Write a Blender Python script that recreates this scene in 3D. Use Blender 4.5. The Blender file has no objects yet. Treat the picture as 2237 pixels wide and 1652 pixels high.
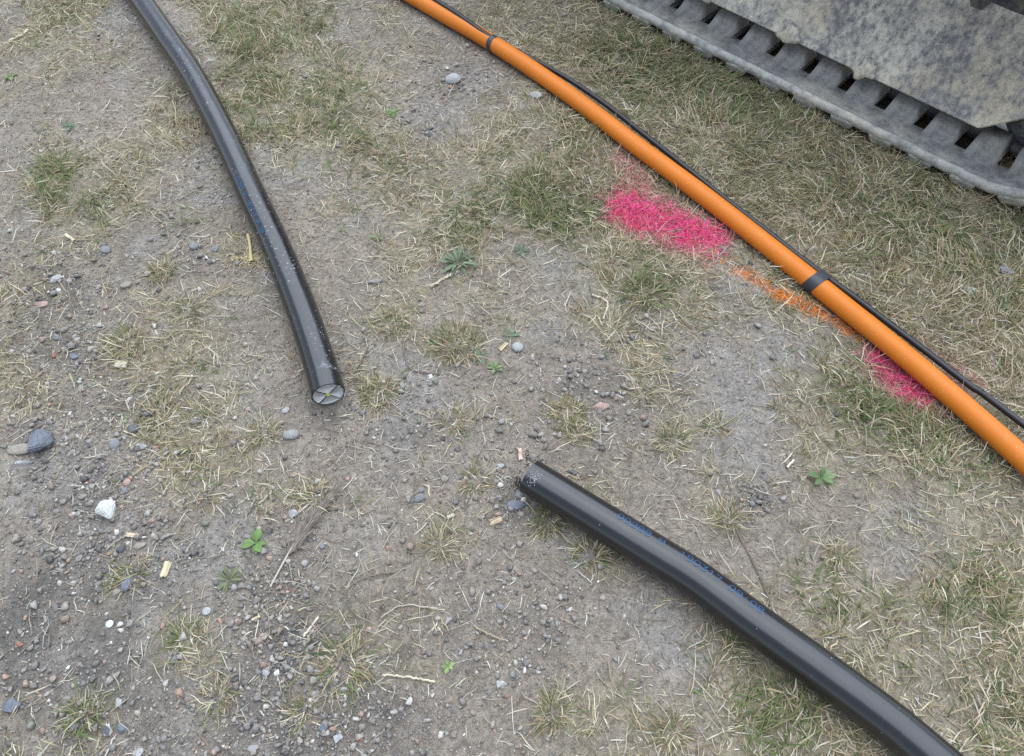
import bpy, bmesh, math
import numpy as np
from mathutils import Vector

# ------------------------------------------------------------------ camera, sky, sun, exposure
scene = bpy.context.scene
CAM_H, CAM_PITCH, FOC = 1.3, math.radians(56.0), 790.0      # metres, tilt below the horizon, focal length in px of a 1024 px wide frame
cam_data = bpy.data.cameras.new('camera')
cam = bpy.data.objects.new('camera', cam_data)
scene.collection.objects.link(cam)
cam.location = (0, 0, CAM_H)
cam.rotation_euler = (math.radians(90.0) - CAM_PITCH, 0, 0)
cam_data.sensor_width = 36.0
cam_data.lens = 36.0 * FOC / 1024.0
cam_data.clip_start, cam_data.clip_end = 0.02, 400.0
scene.camera = cam

SUN_EL, SUN_AZ = math.radians(72.0), math.radians(15.0)     # azimuth measured from +Y towards +X
world = bpy.data.worlds.new('World')
scene.world = world
world.use_nodes = True
wn, wl = world.node_tree.nodes, world.node_tree.links
wn.clear()
w_out = wn.new('ShaderNodeOutputWorld')
w_bg = wn.new('ShaderNodeBackground')
w_hs = wn.new('ShaderNodeHueSaturation')
w_sky = wn.new('ShaderNodeTexSky')
w_sky.sky_type = 'NISHITA'
w_sky.sun_disc = False
w_sky.sun_elevation = SUN_EL
w_sky.sun_rotation = SUN_AZ
w_sky.air_density = 1.0
w_sky.dust_density = 0.8
w_hs.inputs['Saturation'].default_value = 0.6               # even cloud cover
wl.new(w_sky.outputs[0], w_hs.inputs['Color'])
wl.new(w_hs.outputs[0], w_bg.inputs['Color'])
w_bg.inputs['Strength'].default_value = 0.075
wl.new(w_bg.outputs[0], w_out.inputs['Surface'])

sun_data = bpy.data.lights.new('sun', 'SUN')
sun_data.energy = 1.5
sun_data.angle = math.radians(95.0)                           # overcast: the whole upper sky glows
sun_data.color = (0.82, 0.91, 1.0)
sun = bpy.data.objects.new('sun', sun_data)
scene.collection.objects.link(sun)
sd = Vector((math.sin(SUN_AZ) * math.cos(SUN_EL), math.cos(SUN_AZ) * math.cos(SUN_EL), math.sin(SUN_EL)))
sun.rotation_euler = sd.to_track_quat('Z', 'Y').to_euler()
sun.location = sd * 30

scene.view_settings.view_transform = 'Standard'
scene.view_settings.look = 'None'
scene.view_settings.gamma = 1.0
scene.view_settings.exposure = 1.66
scene.view_settings.use_curve_mapping = False
scene.render.engine = 'CYCLES'
scene.cycles.use_denoising = False
scene.cycles.max_bounces = 5

# ------------------------------------------------------------------ survey: photo position (2237 x 1652) <-> place on the ground
KP = 1024.0 / 2237.0
CT, ST = math.cos(CAM_PITCH), math.sin(CAM_PITCH)
def G(x, y, z=0.0):
    u, v = (x - 1118.5) * KP, (y - 826.0) * KP
    d = (CAM_H - z) / (ST + v / FOC * CT)
    return np.array([u * d / FOC, d * (CT - v / FOC * ST), z])
def to_px(X, Y):
    dep = Y * CT + CAM_H * ST
    return X / dep * FOC / KP + 1118.5, (-Y * ST + CAM_H * CT) / dep * FOC / KP + 826.0
def mpp(x, y):                                              # metres per photo unit at that place
    return float(np.linalg.norm(G(x + 1, y) - G(x, y)))

# ------------------------------------------------------------------ helpers
RNG = np.random.default_rng(7)
COL = scene.collection
def link(o, parent=None):
    COL.objects.link(o)
    if parent is not None: o.parent = parent
    return o
def tag(o, label=None, cat=None, group=None, kind=None):
    if label: o['label'] = label
    if cat: o['category'] = cat
    if group: o['group'] = group
    if kind: o['kind'] = kind
    return o
def empty(name, loc, rz=0.0):
    o = bpy.data.objects.new(name, None)
    o.empty_display_size = 0.05
    o.location = loc
    o.rotation_euler = (0, 0, rz)
    return link(o)
def mesh_np(name, V, F, mat=None, col=None, parent=None, smooth=False, uv=None):
    """V (n,3); F (m,3|4) index array or list of such arrays; col (n,3); uv (n,2) per vertex"""
    me = bpy.data.meshes.new(name)
    Fs = F if isinstance(F, (list, tuple)) else [F]
    Fs = [np.asarray(f, dtype=np.int32) for f in Fs if len(f)]
    V = np.asarray(V, dtype=np.float32)
    me.vertices.add(len(V)); me.vertices.foreach_set('co', V.ravel())
    loops = np.concatenate([f.ravel() for f in Fs])
    tot = np.concatenate([np.full(len(f), f.shape[1], dtype=np.int32) for f in Fs])
    start = np.concatenate([[0], np.cumsum(tot)[:-1]]).astype(np.int32)
    me.loops.add(len(loops)); me.loops.foreach_set('vertex_index', loops)
    me.polygons.add(len(tot)); me.polygons.foreach_set('loop_start', start); me.polygons.foreach_set('loop_total', tot)
    me.update(calc_edges=True)
    if smooth: me.polygons.foreach_set('use_smooth', np.ones(len(tot), dtype=bool))
    if col is not None:
        a = me.color_attributes.new('Col', 'FLOAT_COLOR', 'POINT')
        c4 = np.ones((len(V), 4), dtype=np.float32); c4[:, :3] = col
        a.data.foreach_set('color', c4.ravel())
    if uv is not None:
        l = me.uv_layers.new(name='UVMap')
        l.data.foreach_set('uv', np.asarray(uv, dtype=np.float32)[loops].ravel())
    if mat: me.materials.append(mat)
    return link(bpy.data.objects.new(name, me), parent)
def mesh_bm(name, bm, mat=None, parent=None, smooth=False):
    me = bpy.data.meshes.new(name)
    bm.normal_update(); bm.to_mesh(me); bm.free()
    if smooth:
        for p in me.polygons: p.use_smooth = True
    if mat: me.materials.append(mat)
    return link(bpy.data.objects.new(name, me), parent)

_lat = {}
def vnoise(x, y, scale, seed):
    if seed not in _lat: _lat[seed] = np.random.default_rng(1000 + seed).random((257, 257))
    L = _lat[seed]
    fx, fy = np.asarray(x) / scale + 61.3, np.asarray(y) / scale + 47.7
    ix, iy = np.floor(fx).astype(int), np.floor(fy).astype(int)
    tx, ty = fx - ix, fy - iy
    tx, ty = tx * tx * (3 - 2 * tx), ty * ty * (3 - 2 * ty)
    a, b, c, d = L[ix % 256, iy % 256], L[(ix + 1) % 256, iy % 256], L[ix % 256, (iy + 1) % 256], L[(ix + 1) % 256, (iy + 1) % 256]
    return (a * (1 - tx) + b * tx) * (1 - ty) + (c * (1 - tx) + d * tx) * ty
def fbm(x, y, scale, seed, octs=4):
    s, a, t = 0.0, 1.0, 0.0
    for i in range(octs):
        s = s + a * vnoise(x, y, scale / 2 ** i, seed + i); t += a; a *= 0.55
    return s / t
def sstep(a, b, x):
    t = np.clip((x - a) / (b - a), 0, 1)
    return t * t * (3 - 2 * t)
def hgt(x, y):
    near = 1.0 / (1.0 + (np.hypot(x, np.asarray(y) - 1.2) / 6.0) ** 4)
    return near * (0.016 * (fbm(x, y, 0.55, 3, 2) - 0.5) + 0.010 * (fbm(x, y, 0.14, 9, 3) - 0.5) + 0.006 * (fbm(x, y, 0.035, 15, 3) - 0.5)) - 0.001

# ------------------------------------------------------------------ what grows and lies where (surveyed in 80-unit squares)
GRASS = ["4553254543423534677777777777", "3543245543321466776666667777", "3322444556221346777776667777",
         "2222545557522645677767777777", "2653425434664566766757777777", "3654212114544788887777777777",
         "2432155112346356688777777777", "3231424122444323665446777777", "4332332413433332555433677777",
         "3435333212334411253113456777", "4444543221611111132224567777", "3234542211114116214223466777",
         "1122453411111111142222345666", "0112344331112413211322323455", "0111232221125224311422223344",
         "0014114212222111431124223455", "0001232433322111122344555565", "0101351125531111113444455565",
         "0011232123442111332454554566", "3141011131001124543455555566", "3220001112001344444455555566"]
GRID = np.array([[int(c) for c in r] for r in GRASS], dtype=float) / 9.0
def grid_at(px, py):
    gx, gy = np.clip(px / 80.0 - 0.5, 0, 26.999), np.clip(py / 80.0 - 0.5, 0, 19.999)
    ix, iy = gx.astype(int), gy.astype(int)
    tx, ty = gx - ix, gy - iy
    return (GRID[iy, ix] * (1 - tx) + GRID[iy, ix + 1] * tx) * (1 - ty) + (GRID[iy + 1, ix] * (1 - tx) + GRID[iy + 1, ix + 1] * tx) * ty
def blobs(px, py, L):
    s = np.zeros_like(px)
    for x, y, r, w in L: s = s + w * np.exp(-((px - x) ** 2 + ((py - y) * 1.15) ** 2) / (r * r))
    return s
GREEN = [(200, 55, 110, .5), (560, 110, 120, .40), (500, 30, 90, .25), (700, 40, 60, .6), (745, 235, 85, .95), (570, 265, 70, .95), (480, 170, 50, .5),
         (385, 215, 40, .8), (130, 390, 90, .85), (30, 400, 50, .5), (190, 450, 60, .8), (450, 480, 70, .95), (820, 340, 70, .7), (800, 430, 60, .7),
         (920, 380, 50, .6), (1000, 500, 70, .7), (1150, 430, 120, .8), (1240, 490, 70, .6), (1480, 130, 130, .55), (1330, 120, 80, .45), (1640, 170, 110, .6),
         (1800, 300, 160, .35), (1370, 620, 60, .7), (1450, 650, 80, .3), (1980, 480, 140, .4), (2150, 520, 100, .45), (1950, 900, 120, .55), (2200, 700, 70, .5),
         (1900, 870, 90, .5), (2200, 1020, 90, .5), (2080, 1000, 80, .5), (1720, 1290, 90, .7), (1850, 1330, 80, .6), (2060, 1350, 90, .7), (2150, 1280, 70, .8),
         (1600, 1470, 100, .7), (1700, 1590, 120, .7), (2000, 1500, 80, .5), (2200, 1560, 100, .6), (400, 1380, 60, .6), (760, 1440, 80, .5), (180, 1560, 60, .6)]
GRAVEL = [(90, 950, 90, 1.0), (330, 920, 100, .8), (250, 1000, 120, .7), (200, 1110, 160, .7), (100, 1350, 200, .45), (290, 1200, 140, .8), (600, 1240, 110, .9),
          (600, 1390, 75, 3.6), (640, 1540, 110, 3.2), (580, 1280, 60, 2.0), (330, 1580, 190, .9), (60, 1560, 110, .6), (800, 1600, 130, 1.2), (1150, 1330, 150, .6), (1050, 1500, 160, .6),
          (880, 900, 120, .35), (140, 620, 90, .8), (430, 560, 90, .5), (1000, 1010, 160, .4), (1130, 1090, 70, 1.0), (1420, 760, 100, .7), (1640, 1090, 50, 1.2),
          (1260, 830, 90, .5), (980, 170, 60, .7), (880, 300, 70, .7), (1200, 60, 60, .8), (470, 380, 90, .3), (120, 760, 120, .8), (420, 960, 90, .6), (640, 1120, 100, .6), (1340, 900, 80, .5)]
FLECK = [(480, 770, 150, 1.0), (560, 850, 130, 1.0), (430, 850, 90, .8), (720, 930, 110, .7), (820, 760, 120, .35), (1150, 780, 130, .3), (1560, 780, 170, .6),
         (1000, 900, 200, .25), (1180, 930, 130, .3), (360, 700, 100, .3), (1080, 1090, 90, .5)]
DAMP = [(60, 1260, 190, .55), (130, 1450, 220, .7), (70, 1620, 160, .6), (330, 900, 90, .6), (140, 620, 90, .5), (330, 1200, 120, .5), (610, 1390, 110, .6), (640, 1560, 150, .6), (420, 1580, 150, .4), (720, 880, 60, .6), (780, 1440, 130, .45), (100, 760, 110, .4), (1130, 1100, 60, .4), (1655, 1092, 40, .6)]
PINK = [((1368, 458), (1545, 533), 46, 1.2), ((1375, 365), (1400, 430), 42, .42), ((1440, 440), (1560, 510), 36, .18), ((1935, 790), (2010, 860), 38, 1.1), ((1985, 850), (2040, 885), 24, .55), ((1895, 770), (1930, 790), 20, .4), ((2010, 770), (2130, 830), 26, .22)]
ORNG = [((1560, 568), (1640, 602), 12, .75), ((1630, 598), (1705, 640), 10, .7), ((1700, 636), (1795, 688), 13, 1.15), ((1790, 685), (1835, 705), 8, .5), ((1830, 700), (1885, 738), 12, 1.0)]
def capsules(px, py, L):
    s = np.zeros_like(px)
    for (ax, ay), (bx, by), r, w in L:
        dx, dy = bx - ax, by - ay
        t = np.clip(((px - ax) * dx + (py - ay) * dy) / (dx * dx + dy * dy), 0, 1)
        d = np.hypot(px - ax - t * dx, py - ay - t * dy)
        s = np.maximum(s, w * (1 - sstep(0.40 * r, 1.45 * r, d)))
    return s
def cover(x, y):
    """grass density, greenness, gravel, flecks, pink paint, orange paint at ground points"""
    px, py = to_px(x, y)
    wx = px + 60 * (fbm(x, y, 0.12, 30, 3) - 0.5); wy = py + 60 * (fbm(x, y, 0.12, 40, 3) - 0.5)
    g = grid_at(wx, wy)
    g = np.clip(g + 0.75 * (fbm(x, y, 0.10, 50, 3) - 0.5) * (0.35 + 0.65 * np.minimum(1, g * 2)), 0, 1)
    gr = np.clip(blobs(wx, wy, GREEN) + 0.5 * (fbm(x, y, 0.22, 60, 2) - 0.42), 0, 1)
    gv = blobs(wx, wy, GRAVEL) * (0.45 + 1.1 * fbm(x, y, 0.09, 70, 2)) + 0.17
    return g, gr, gv, blobs(px, py, FLECK) + 0.04, capsules(wx * 0.4 + px * 0.6, wy * 0.4 + py * 0.6, PINK), capsules(wx * 0.3 + px * 0.7, wy * 0.3 + py * 0.7, ORNG)

# ------------------------------------------------------------------ materials
def new_mat(name):
    m = bpy.data.materials.new(name); m.use_nodes = True
    nt = m.node_tree
    return m, nt, nt.nodes['Principled BSDF']
def N(nt, kind, **kw):
    n = nt.nodes.new(kind)
    for k, v in kw.items():
        if hasattr(n, k): setattr(n, k, v)
        else: n.inputs[k].default_value = v
    return n
def noise(nt, scale, detail=4.0, rough=0.6, vec=None):
    n = N(nt, 'ShaderNodeTexNoise'); n.inputs['Scale'].default_value = scale
    n.inputs['Detail'].default_value = detail; n.inputs['Roughness'].default_value = rough
    if vec is not None: nt.links.new(vec, n.inputs['Vector'])
    return n
def ramp(nt, src, stops):
    r = N(nt, 'ShaderNodeValToRGB'); e = r.color_ramp.elements
    while len(e) < len(stops): e.new(0.5)
    for i, (p, c) in enumerate(stops):
        e[i].position = p; e[i].color = (*c, 1) if len(c) == 3 else c
    nt.links.new(src, r.inputs[0]); return r
def mixc(nt, fac, a, b, mode='MIX'):
    m = N(nt, 'ShaderNodeMix', data_type='RGBA', blend_type=mode)
    for sock, v in ((m.inputs[0], fac), (m.inputs[6], a), (m.inputs[7], b)):
        if isinstance(v, bpy.types.NodeSocket): nt.links.new(v, sock)
        elif isinstance(v, (int, float)): sock.default_value = v
        else: sock.default_value = (*v, 1)
    return m.outputs[2]
def math_n(nt, op, a, b=None):
    m = N(nt, 'ShaderNodeMath', operation=op)
    for i, v in enumerate((a, b)):
        if v is None: continue
        if isinstance(v, bpy.types.NodeSocket): nt.links.new(v, m.inputs[i])
        else: m.inputs[i].default_value = v
    return m.outputs[0]
def bump(nt, bsdf, h, strength, dist, prev=None):
    b = N(nt, 'ShaderNodeBump'); b.inputs['Strength'].default_value = strength; b.inputs['Distance'].default_value = dist
    nt.links.new(h, b.inputs['Height'])
    if prev is not None: nt.links.new(prev.outputs[0], b.inputs['Normal'])
    nt.links.new(b.outputs[0], bsdf.inputs['Normal']); return b
def obj_co(nt):
    return N(nt, 'ShaderNodeTexCoord').outputs['Object']
def attr_col(nt):
    a = N(nt, 'ShaderNodeAttribute'); a.attribute_name = 'Col'; return a.outputs['Color']

def mat_ground():
    m, nt, b = new_mat('soil'); co = obj_co(nt)
    c = attr_col(nt)
    n1 = noise(nt, 90, 6, 0.7, co); n2 = noise(nt, 420, 4, 0.7, co); n3 = noise(nt, 22, 5, 0.6, co)
    c = mixc(nt, 1.0, c, ramp(nt, n3.outputs[0], [(0.3, (0.80, 0.79, 0.78)), (0.7, (1.18, 1.16, 1.13))]).outputs[0], 'MULTIPLY')
    c = mixc(nt, 1.0, c, ramp(nt, n1.outputs[0], [(0.32, (0.66, 0.65, 0.64)), (0.52, (1.0, 1.0, 1.0)), (0.72, (1.25, 1.24, 1.22))]).outputs[0], 'MULTIPLY')
    c = mixc(nt, 1.0, c, ramp(nt, n2.outputs[0], [(0.30, (0.60, 0.60, 0.60)), (0.55, (1.0, 1.0, 1.0)), (0.78, (1.35, 1.35, 1.35))]).outputs[0], 'MULTIPLY')
    v = N(nt, 'ShaderNodeTexVoronoi'); v.inputs['Scale'].default_value = 260; nt.links.new(co, v.inputs['Vector'])
    grain = ramp(nt, v.outputs['Color'], [(0.0, (0.72, 0.72, 0.73)), (0.6, (1.0, 1.0, 1.0)), (1.0, (1.28, 1.25, 1.22))])
    c = mixc(nt, 0.7, c, mixc(nt, 1.0, c, grain.outputs[0], 'MULTIPLY'))
    nt.links.new(c, b.inputs['Base Color']); b.inputs['Roughness'].default_value = 0.95; b.inputs['Specular IOR Level'].default_value = 0.15
    b1 = bump(nt, b, n1.outputs[0], 0.9, 0.006)
    b2 = bump(nt, b, v.outputs['Distance'], 0.55, -0.0022, b1)
    bump(nt, b, n2.outputs[0], 0.6, 0.0016, b2)
    return m
def mat_stone():
    m, nt, b = new_mat('stone'); co = obj_co(nt)
    n1 = noise(nt, 300, 5, 0.75, co); n2 = noise(nt, 900, 3, 0.7, co)
    c = mixc(nt, 1.0, attr_col(nt), ramp(nt, n1.outputs[0], [(0.3, (0.62, 0.62, 0.63)), (0.52, (1.0, 1.0, 1.0)), (0.7, (1.4, 1.38, 1.34))]).outputs[0], 'MULTIPLY')
    c = mixc(nt, 1.0, c, ramp(nt, n2.outputs[0], [(0.35, (0.75, 0.75, 0.75)), (0.65, (1.2, 1.2, 1.2))]).outputs[0], 'MULTIPLY')
    nt.links.new(c, b.inputs['Base Color']); b.inputs['Roughness'].default_value = 0.85; b.inputs['Specular IOR Level'].default_value = 0.25
    bump(nt, b, n1.outputs[0], 0.5, 0.002)
    return m
def mat_plant(name, rough=0.6, trans=0.25):
    m, nt, b = new_mat(name); c = attr_col(nt)
    nt.links.new(c, b.inputs['Base Color']); b.inputs['Roughness'].default_value = rough; b.inputs['Specular IOR Level'].default_value = 0.3
    t = N(nt, 'ShaderNodeBsdfTranslucent'); nt.links.new(c, t.inputs['Color'])
    mx = N(nt, 'ShaderNodeMixShader'); mx.inputs[0].default_value = trans
    nt.links.new(b.outputs[0], mx.inputs[1]); nt.links.new(t.outputs[0], mx.inputs[2])
    nt.links.new(mx.outputs[0], nt.nodes['Material Output'].inputs['Surface'])
    return m
def mat_vcol(name, rough=0.7, metal=0.0, spec=0.4):
    m, nt, b = new_mat(name)
    nt.links.new(attr_col(nt), b.inputs['Base Color'])
    b.inputs['Roughness'].default_value = rough; b.inputs['Metallic'].default_value = metal; b.inputs['Specular IOR Level'].default_value = spec
    return m
def mat_cable(name, rough, specks):
    """black polyethylene; u runs along the cable in metres, v round it in metres"""
    m, nt, b = new_mat(name)
    uv = N(nt, 'ShaderNodeUVMap').outputs[0]
    co = obj_co(nt)
    n1 = noise(nt, 14, 4, 0.6, uv); n2 = noise(nt, 160, 4, 0.6, uv)
    c = mixc(nt, n1.outputs[0], (0.007, 0.007, 0.008), (0.013, 0.013, 0.014))
    dust = ramp(nt, noise(nt, 6, 6, 0.7, co).outputs[0], [(0.50, (0, 0, 0)), (0.85, (0.5, 0.5, 0.5))])
    c = mixc(nt, math_n(nt, 'MULTIPLY', dust.outputs[0], 0.05), c, (0.22, 0.22, 0.22))
    dots = None
    for sc, (su, sv), lo, hi, cut in specks:
        mp = N(nt, 'ShaderNodeMapping'); mp.inputs['Scale'].default_value = (su, sv, 1); nt.links.new(uv, mp.inputs['Vector'])
        vo = N(nt, 'ShaderNodeTexVoronoi'); vo.inputs['Scale'].default_value = sc; nt.links.new(mp.outputs[0], vo.inputs['Vector'])
        near = ramp(nt, vo.outputs['Distance'], [(lo, (1, 1, 1)), (hi, (0, 0, 0))])
        sep = N(nt, 'ShaderNodeSeparateColor'); nt.links.new(vo.outputs['Color'], sep.inputs[0])
        on = math_n(nt, 'GREATER_THAN', sep.outputs[0], cut)
        d = math_n(nt, 'MULTIPLY', math_n(nt, 'MULTIPLY', near.outputs[0], on), sep.outputs[1])
        dots = d if dots is None else math_n(nt, 'MAXIMUM', dots, d)
    if dots is not None: dots = math_n(nt, 'MULTIPLY', dots, ramp(nt, noise(nt, 9, 4, 0.7, uv).outputs[0], [(0.38, (0.08, 0.08, 0.08)), (0.62, (1, 1, 1))]).outputs[0])
    if dots is not None: c = mixc(nt, math_n(nt, 'MULTIPLY', dots, 0.75), c, (0.50, 0.50, 0.52))
    scr = N(nt, 'ShaderNodeMapping'); scr.inputs['Scale'].default_value = (3, 220, 1); scr.inputs['Rotation'].default_value = (0, 0, 0.06); nt.links.new(uv, scr.inputs['Vector'])
    ns = noise(nt, 1.0, 3, 0.6, scr.outputs[0])
    c = mixc(nt, ramp(nt, ns.outputs[0], [(0.66, (0, 0, 0)), (0.80, (0.06, 0.06, 0.06))]).outputs[0], c, (0.30, 0.30, 0.31))
    nt.links.new(c, b.inputs['Base Color'])
    rr = math_n(nt, 'ADD', math_n(nt, 'MULTIPLY', n2.outputs[0], 0.12), rough - 0.05)
    if dots is not None: rr = math_n(nt, 'ADD', rr, math_n(nt, 'MULTIPLY', dots, 0.4))
    nt.links.new(rr, b.inputs['Roughness']); b.inputs['Specular IOR Level'].default_value = 0.7
    bump(nt, b, n2.outputs[0], 0.10, 0.0006)
    return m
def mat_plain(name, col, rough, metal=0.0, nscale=120, amp=0.25, bmp=0.2, bd=0.0006, spec=0.5):
    m, nt, b = new_mat(name); co = obj_co(nt)
    n1 = noise(nt, nscale, 5, 0.65, co)
    c = mixc(nt, n1.outputs[0], tuple(v * (1 - amp) for v in col), tuple(min(1, v * (1 + amp)) for v in col))
    nt.links.new(c, b.inputs['Base Color']); b.inputs['Roughness'].default_value = rough
    b.inputs['Metallic'].default_value = metal; b.inputs['Specular IOR Level'].default_value = spec
    bump(nt, b, n1.outputs[0], bmp, bd)
    return m
def mat_orange():
    m, nt, b = new_mat('orange_plastic'); co = obj_co(nt)
    n1 = noise(nt, 9, 4, 0.6, co); n2 = noise(nt, 700, 2, 0.5, co)
    c = mixc(nt, n1.outputs[0], (0.53, 0.140, 0.006), (0.63, 0.175, 0.009))
    v = N(nt, 'ShaderNodeTexVoronoi'); v.inputs['Scale'].default_value = 230; nt.links.new(co, v.inputs['Vector'])
    sep = N(nt, 'ShaderNodeSeparateColor'); nt.links.new(v.outputs['Color'], sep.inputs[0])
    sp = math_n(nt, 'MULTIPLY', ramp(nt, v.outputs['Distance'], [(0.16, (1, 1, 1)), (0.30, (0, 0, 0))]).outputs[0], math_n(nt, 'GREATER_THAN', sep.outputs[0], 0.90))
    c = mixc(nt, math_n(nt, 'MULTIPLY', sp, 0.55), c, (0.80, 0.45, 0.14))
    sp2 = math_n(nt, 'MULTIPLY', ramp(nt, v.outputs['Distance'], [(0.10, (1, 1, 1)), (0.22, (0, 0, 0))]).outputs[0], math_n(nt, 'LESS_THAN', sep.outputs[1], 0.02))
    c = mixc(nt, math_n(nt, 'MULTIPLY', sp2, 0.7), c, (0.16, 0.10, 0.06))
    dn = ramp(nt, noise(nt, 30, 6, 0.7, co).outputs[0], [(0.55, (0, 0, 0)), (0.8, (0.35, 0.35, 0.35))])
    c = mixc(nt, math_n(nt, 'MULTIPLY', dn.outputs[0], 0.5), c, (0.44, 0.24, 0.10))
    nt.links.new(c, b.inputs['Base Color']); b.inputs['Roughness'].default_value = 0.50; b.inputs['Specular IOR Level'].default_value = 0.4
    bump(nt, b, n2.outputs[0], 0.25, 0.0006)
    return m
def mat_mud(name, under, clay, stain, lo, hi, stretch=(1, 1, 1), rough=0.85, fine=60):
    m, nt, b = new_mat(name); co = obj_co(nt)
    mp = N(nt, 'ShaderNodeMapping'); mp.inputs['Scale'].default_value = stretch; nt.links.new(co, mp.inputs['Vector'])
    n1 = noise(nt, 11, 8, 0.72, mp.outputs[0]); n2 = noise(nt, fine, 6, 0.7, mp.outputs[0]); n3 = noise(nt, 4.5, 4, 0.6, co); n4 = noise(nt, 400, 3, 0.6, co)
    mask = ramp(nt, math_n(nt, 'ADD', math_n(nt, 'MULTIPLY', n1.outputs[0], 0.6), math_n(nt, 'MULTIPLY', n2.outputs[0], 0.4)), [(lo, (0, 0, 0)), (hi, (1, 1, 1))])
    cl = mixc(nt, ramp(nt, n3.outputs[0], [(0.42, (0, 0, 0)), (0.68, (1, 1, 1))]).outputs[0], clay, stain)
    cl = mixc(nt, 1.0, cl, ramp(nt, n4.outputs[0], [(0.3, (0.78, 0.78, 0.78)), (0.7, (1.18, 1.18, 1.18))]).outputs[0], 'MULTIPLY')
    un = mixc(nt, 1.0, under, ramp(nt, n2.outputs[0], [(0.3, (0.65, 0.65, 0.65)), (0.7, (1.4, 1.4, 1.4))]).outputs[0], 'MULTIPLY')
    c = mixc(nt, mask.outputs[0], un, cl)
    nt.links.new(c, b.inputs['Base Color']); b.inputs['Roughness'].default_value = rough; b.inputs['Specular IOR Level'].default_value = 0.3
    b1 = bump(nt, b, mask.outputs[0], 0.5, 0.0015)
    bump(nt, b, n2.outputs[0], 0.5, 0.0025, b1)
    return m

M = dict(ground=mat_ground(), stone=mat_stone(), grass=mat_plant('grass_blade'), leaf=mat_plant('weed_leaf', 0.5, 0.2),
         straw=mat_plant('straw', 0.6, 0.15), wood=mat_vcol('wood', 0.8), paint=mat_plant('sprayed_grass', 0.55, 0.15),
         fleck=mat_vcol('bright_metal_flake', 0.35, 0.0, 0.6), blackbit=mat_plain('black_plastic_shaving', (0.012, 0.012, 0.013), 0.5),
         cable_l=mat_cable('cable_sheath_speckled', 0.20, [(1.0, (120, 85), 0.10, 0.27, 0.55), (1.0, (260, 150), 0.12, 0.32, 0.70)]),
         cable_r=mat_cable('cable_sheath', 0.24, [(1.0, (110, 90), 0.07, 0.14, 0.86)]),
         thin=mat_plain('thin_cable_sheath', (0.014, 0.014, 0.016), 0.38, spec=0.5), tape=mat_plain('electrical_tape', (0.035, 0.034, 0.040), 0.45, nscale=60),
         orange=mat_orange(), alu=mat_plain('sawn_aluminium', (0.50, 0.50, 0.49), 0.6, 0.0, 500, 0.30, 0.5, 0.0004),
         filler=mat_plain('dark_filler', (0.055, 0.055, 0.060), 0.8, 0, 600, 0.8, 0.6, 0.001), yellow=mat_plain('yellow_core_insulation', (0.60, 0.62, 0.02), 0.5),
         insul=mat_plain('grey_insulation', (0.16, 0.16, 0.165), 0.6, 0, 500, 0.4),
         print_=mat_plain('blue_print', (0.022, 0.095, 0.22), 0.5, 0, 900, 0.5, 0.1),
         rubber=mat_mud('muddy_rubber', (0.165, 0.165, 0.165), (0.36, 0.34, 0.30), (0.44, 0.395, 0.31), 0.42, 0.68, rough=0.75, fine=35),
         lug=mat_mud('dusty_rubber_lug', (0.27, 0.268, 0.255), (0.50, 0.475, 0.42), (0.54, 0.49, 0.39), 0.40, 0.60, rough=0.8, fine=45),
         plate=mat_mud('clay_caked_steel', (0.21, 0.205, 0.205), (0.62, 0.575, 0.475), (0.52, 0.45, 0.325), 0.42, 0.56, (1.0, 1.0, 0.6), fine=80),
         steel=mat_mud('dirty_steel', (0.06, 0.062, 0.066), (0.24, 0.225, 0.19), (0.22, 0.19, 0.14), 0.45, 0.66))

# ------------------------------------------------------------------ paths of the cables and the pipe
def spline(pts, n=240):
    pts = np.asarray(pts, dtype=float)
    out = []
    ext = np.vstack([2 * pts[0] - pts[1], pts, 2 * pts[-1] - pts[-2]])
    per = max(2, n // (len(pts) - 1))
    for i in range(len(pts) - 1):
        p0, p1, p2, p3 = ext[i:i + 4]
        t = np.linspace(0, 1, per, endpoint=False)[:, None]
        out.append(0.5 * ((2 * p1) + (p2 - p0) * t + (2 * p0 - 5 * p1 + 4 * p2 - p3) * t ** 2 + (3 * p1 - p0 - 3 * p2 + p3) * t ** 3))
    out.append(pts[-1:])
    P_ = np.vstack(out)
    for _ in range(6): P_[1:-1] = 0.25 * P_[:-2] + 0.5 * P_[1:-1] + 0.25 * P_[2:]
    return P_
def frames(P_):
    T = np.gradient(P_, axis=0); T /= np.linalg.norm(T, axis=1)[:, None]
    S = np.cross(T, [0, 0, 1.0]); S /= np.linalg.norm(S, axis=1)[:, None]
    U = np.cross(S, T)
    L = np.concatenate([[0], np.cumsum(np.linalg.norm(np.diff(P_, axis=0), axis=1))])
    return T, S, U, L
def tube_data(P_, R, seg=40, ripple=0.0):
    T, S, U, L = frames(P_)
    a = np.linspace(0, 2 * math.pi, seg + 1)
    n = len(P_)
    RR = R * (1 + ripple * (fbm(L, L * 0, 0.05, 80, 2) - 0.5))[:, None, None]
    V = P_[:, None, :] + RR * (np.cos(a)[None, :, None] * S[:, None, :] + np.sin(a)[None, :, None] * U[:, None, :])
    uv = np.stack(np.broadcast_arrays(L[:, None], (a * R)[None, :]), -1)
    i, j = np.meshgrid(np.arange(n - 1), np.arange(seg), indexing='ij')
    w = seg + 1
    F = np.stack([i * w + j, i * w + j + 1, (i + 1) * w + j + 1, (i + 1) * w + j], -1).reshape(-1, 4)
    return V.reshape(-1, 3), F, uv.reshape(-1, 2)
def lift(pts, z): return np.array([G(x, y, z) for x, y in pts])
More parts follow.
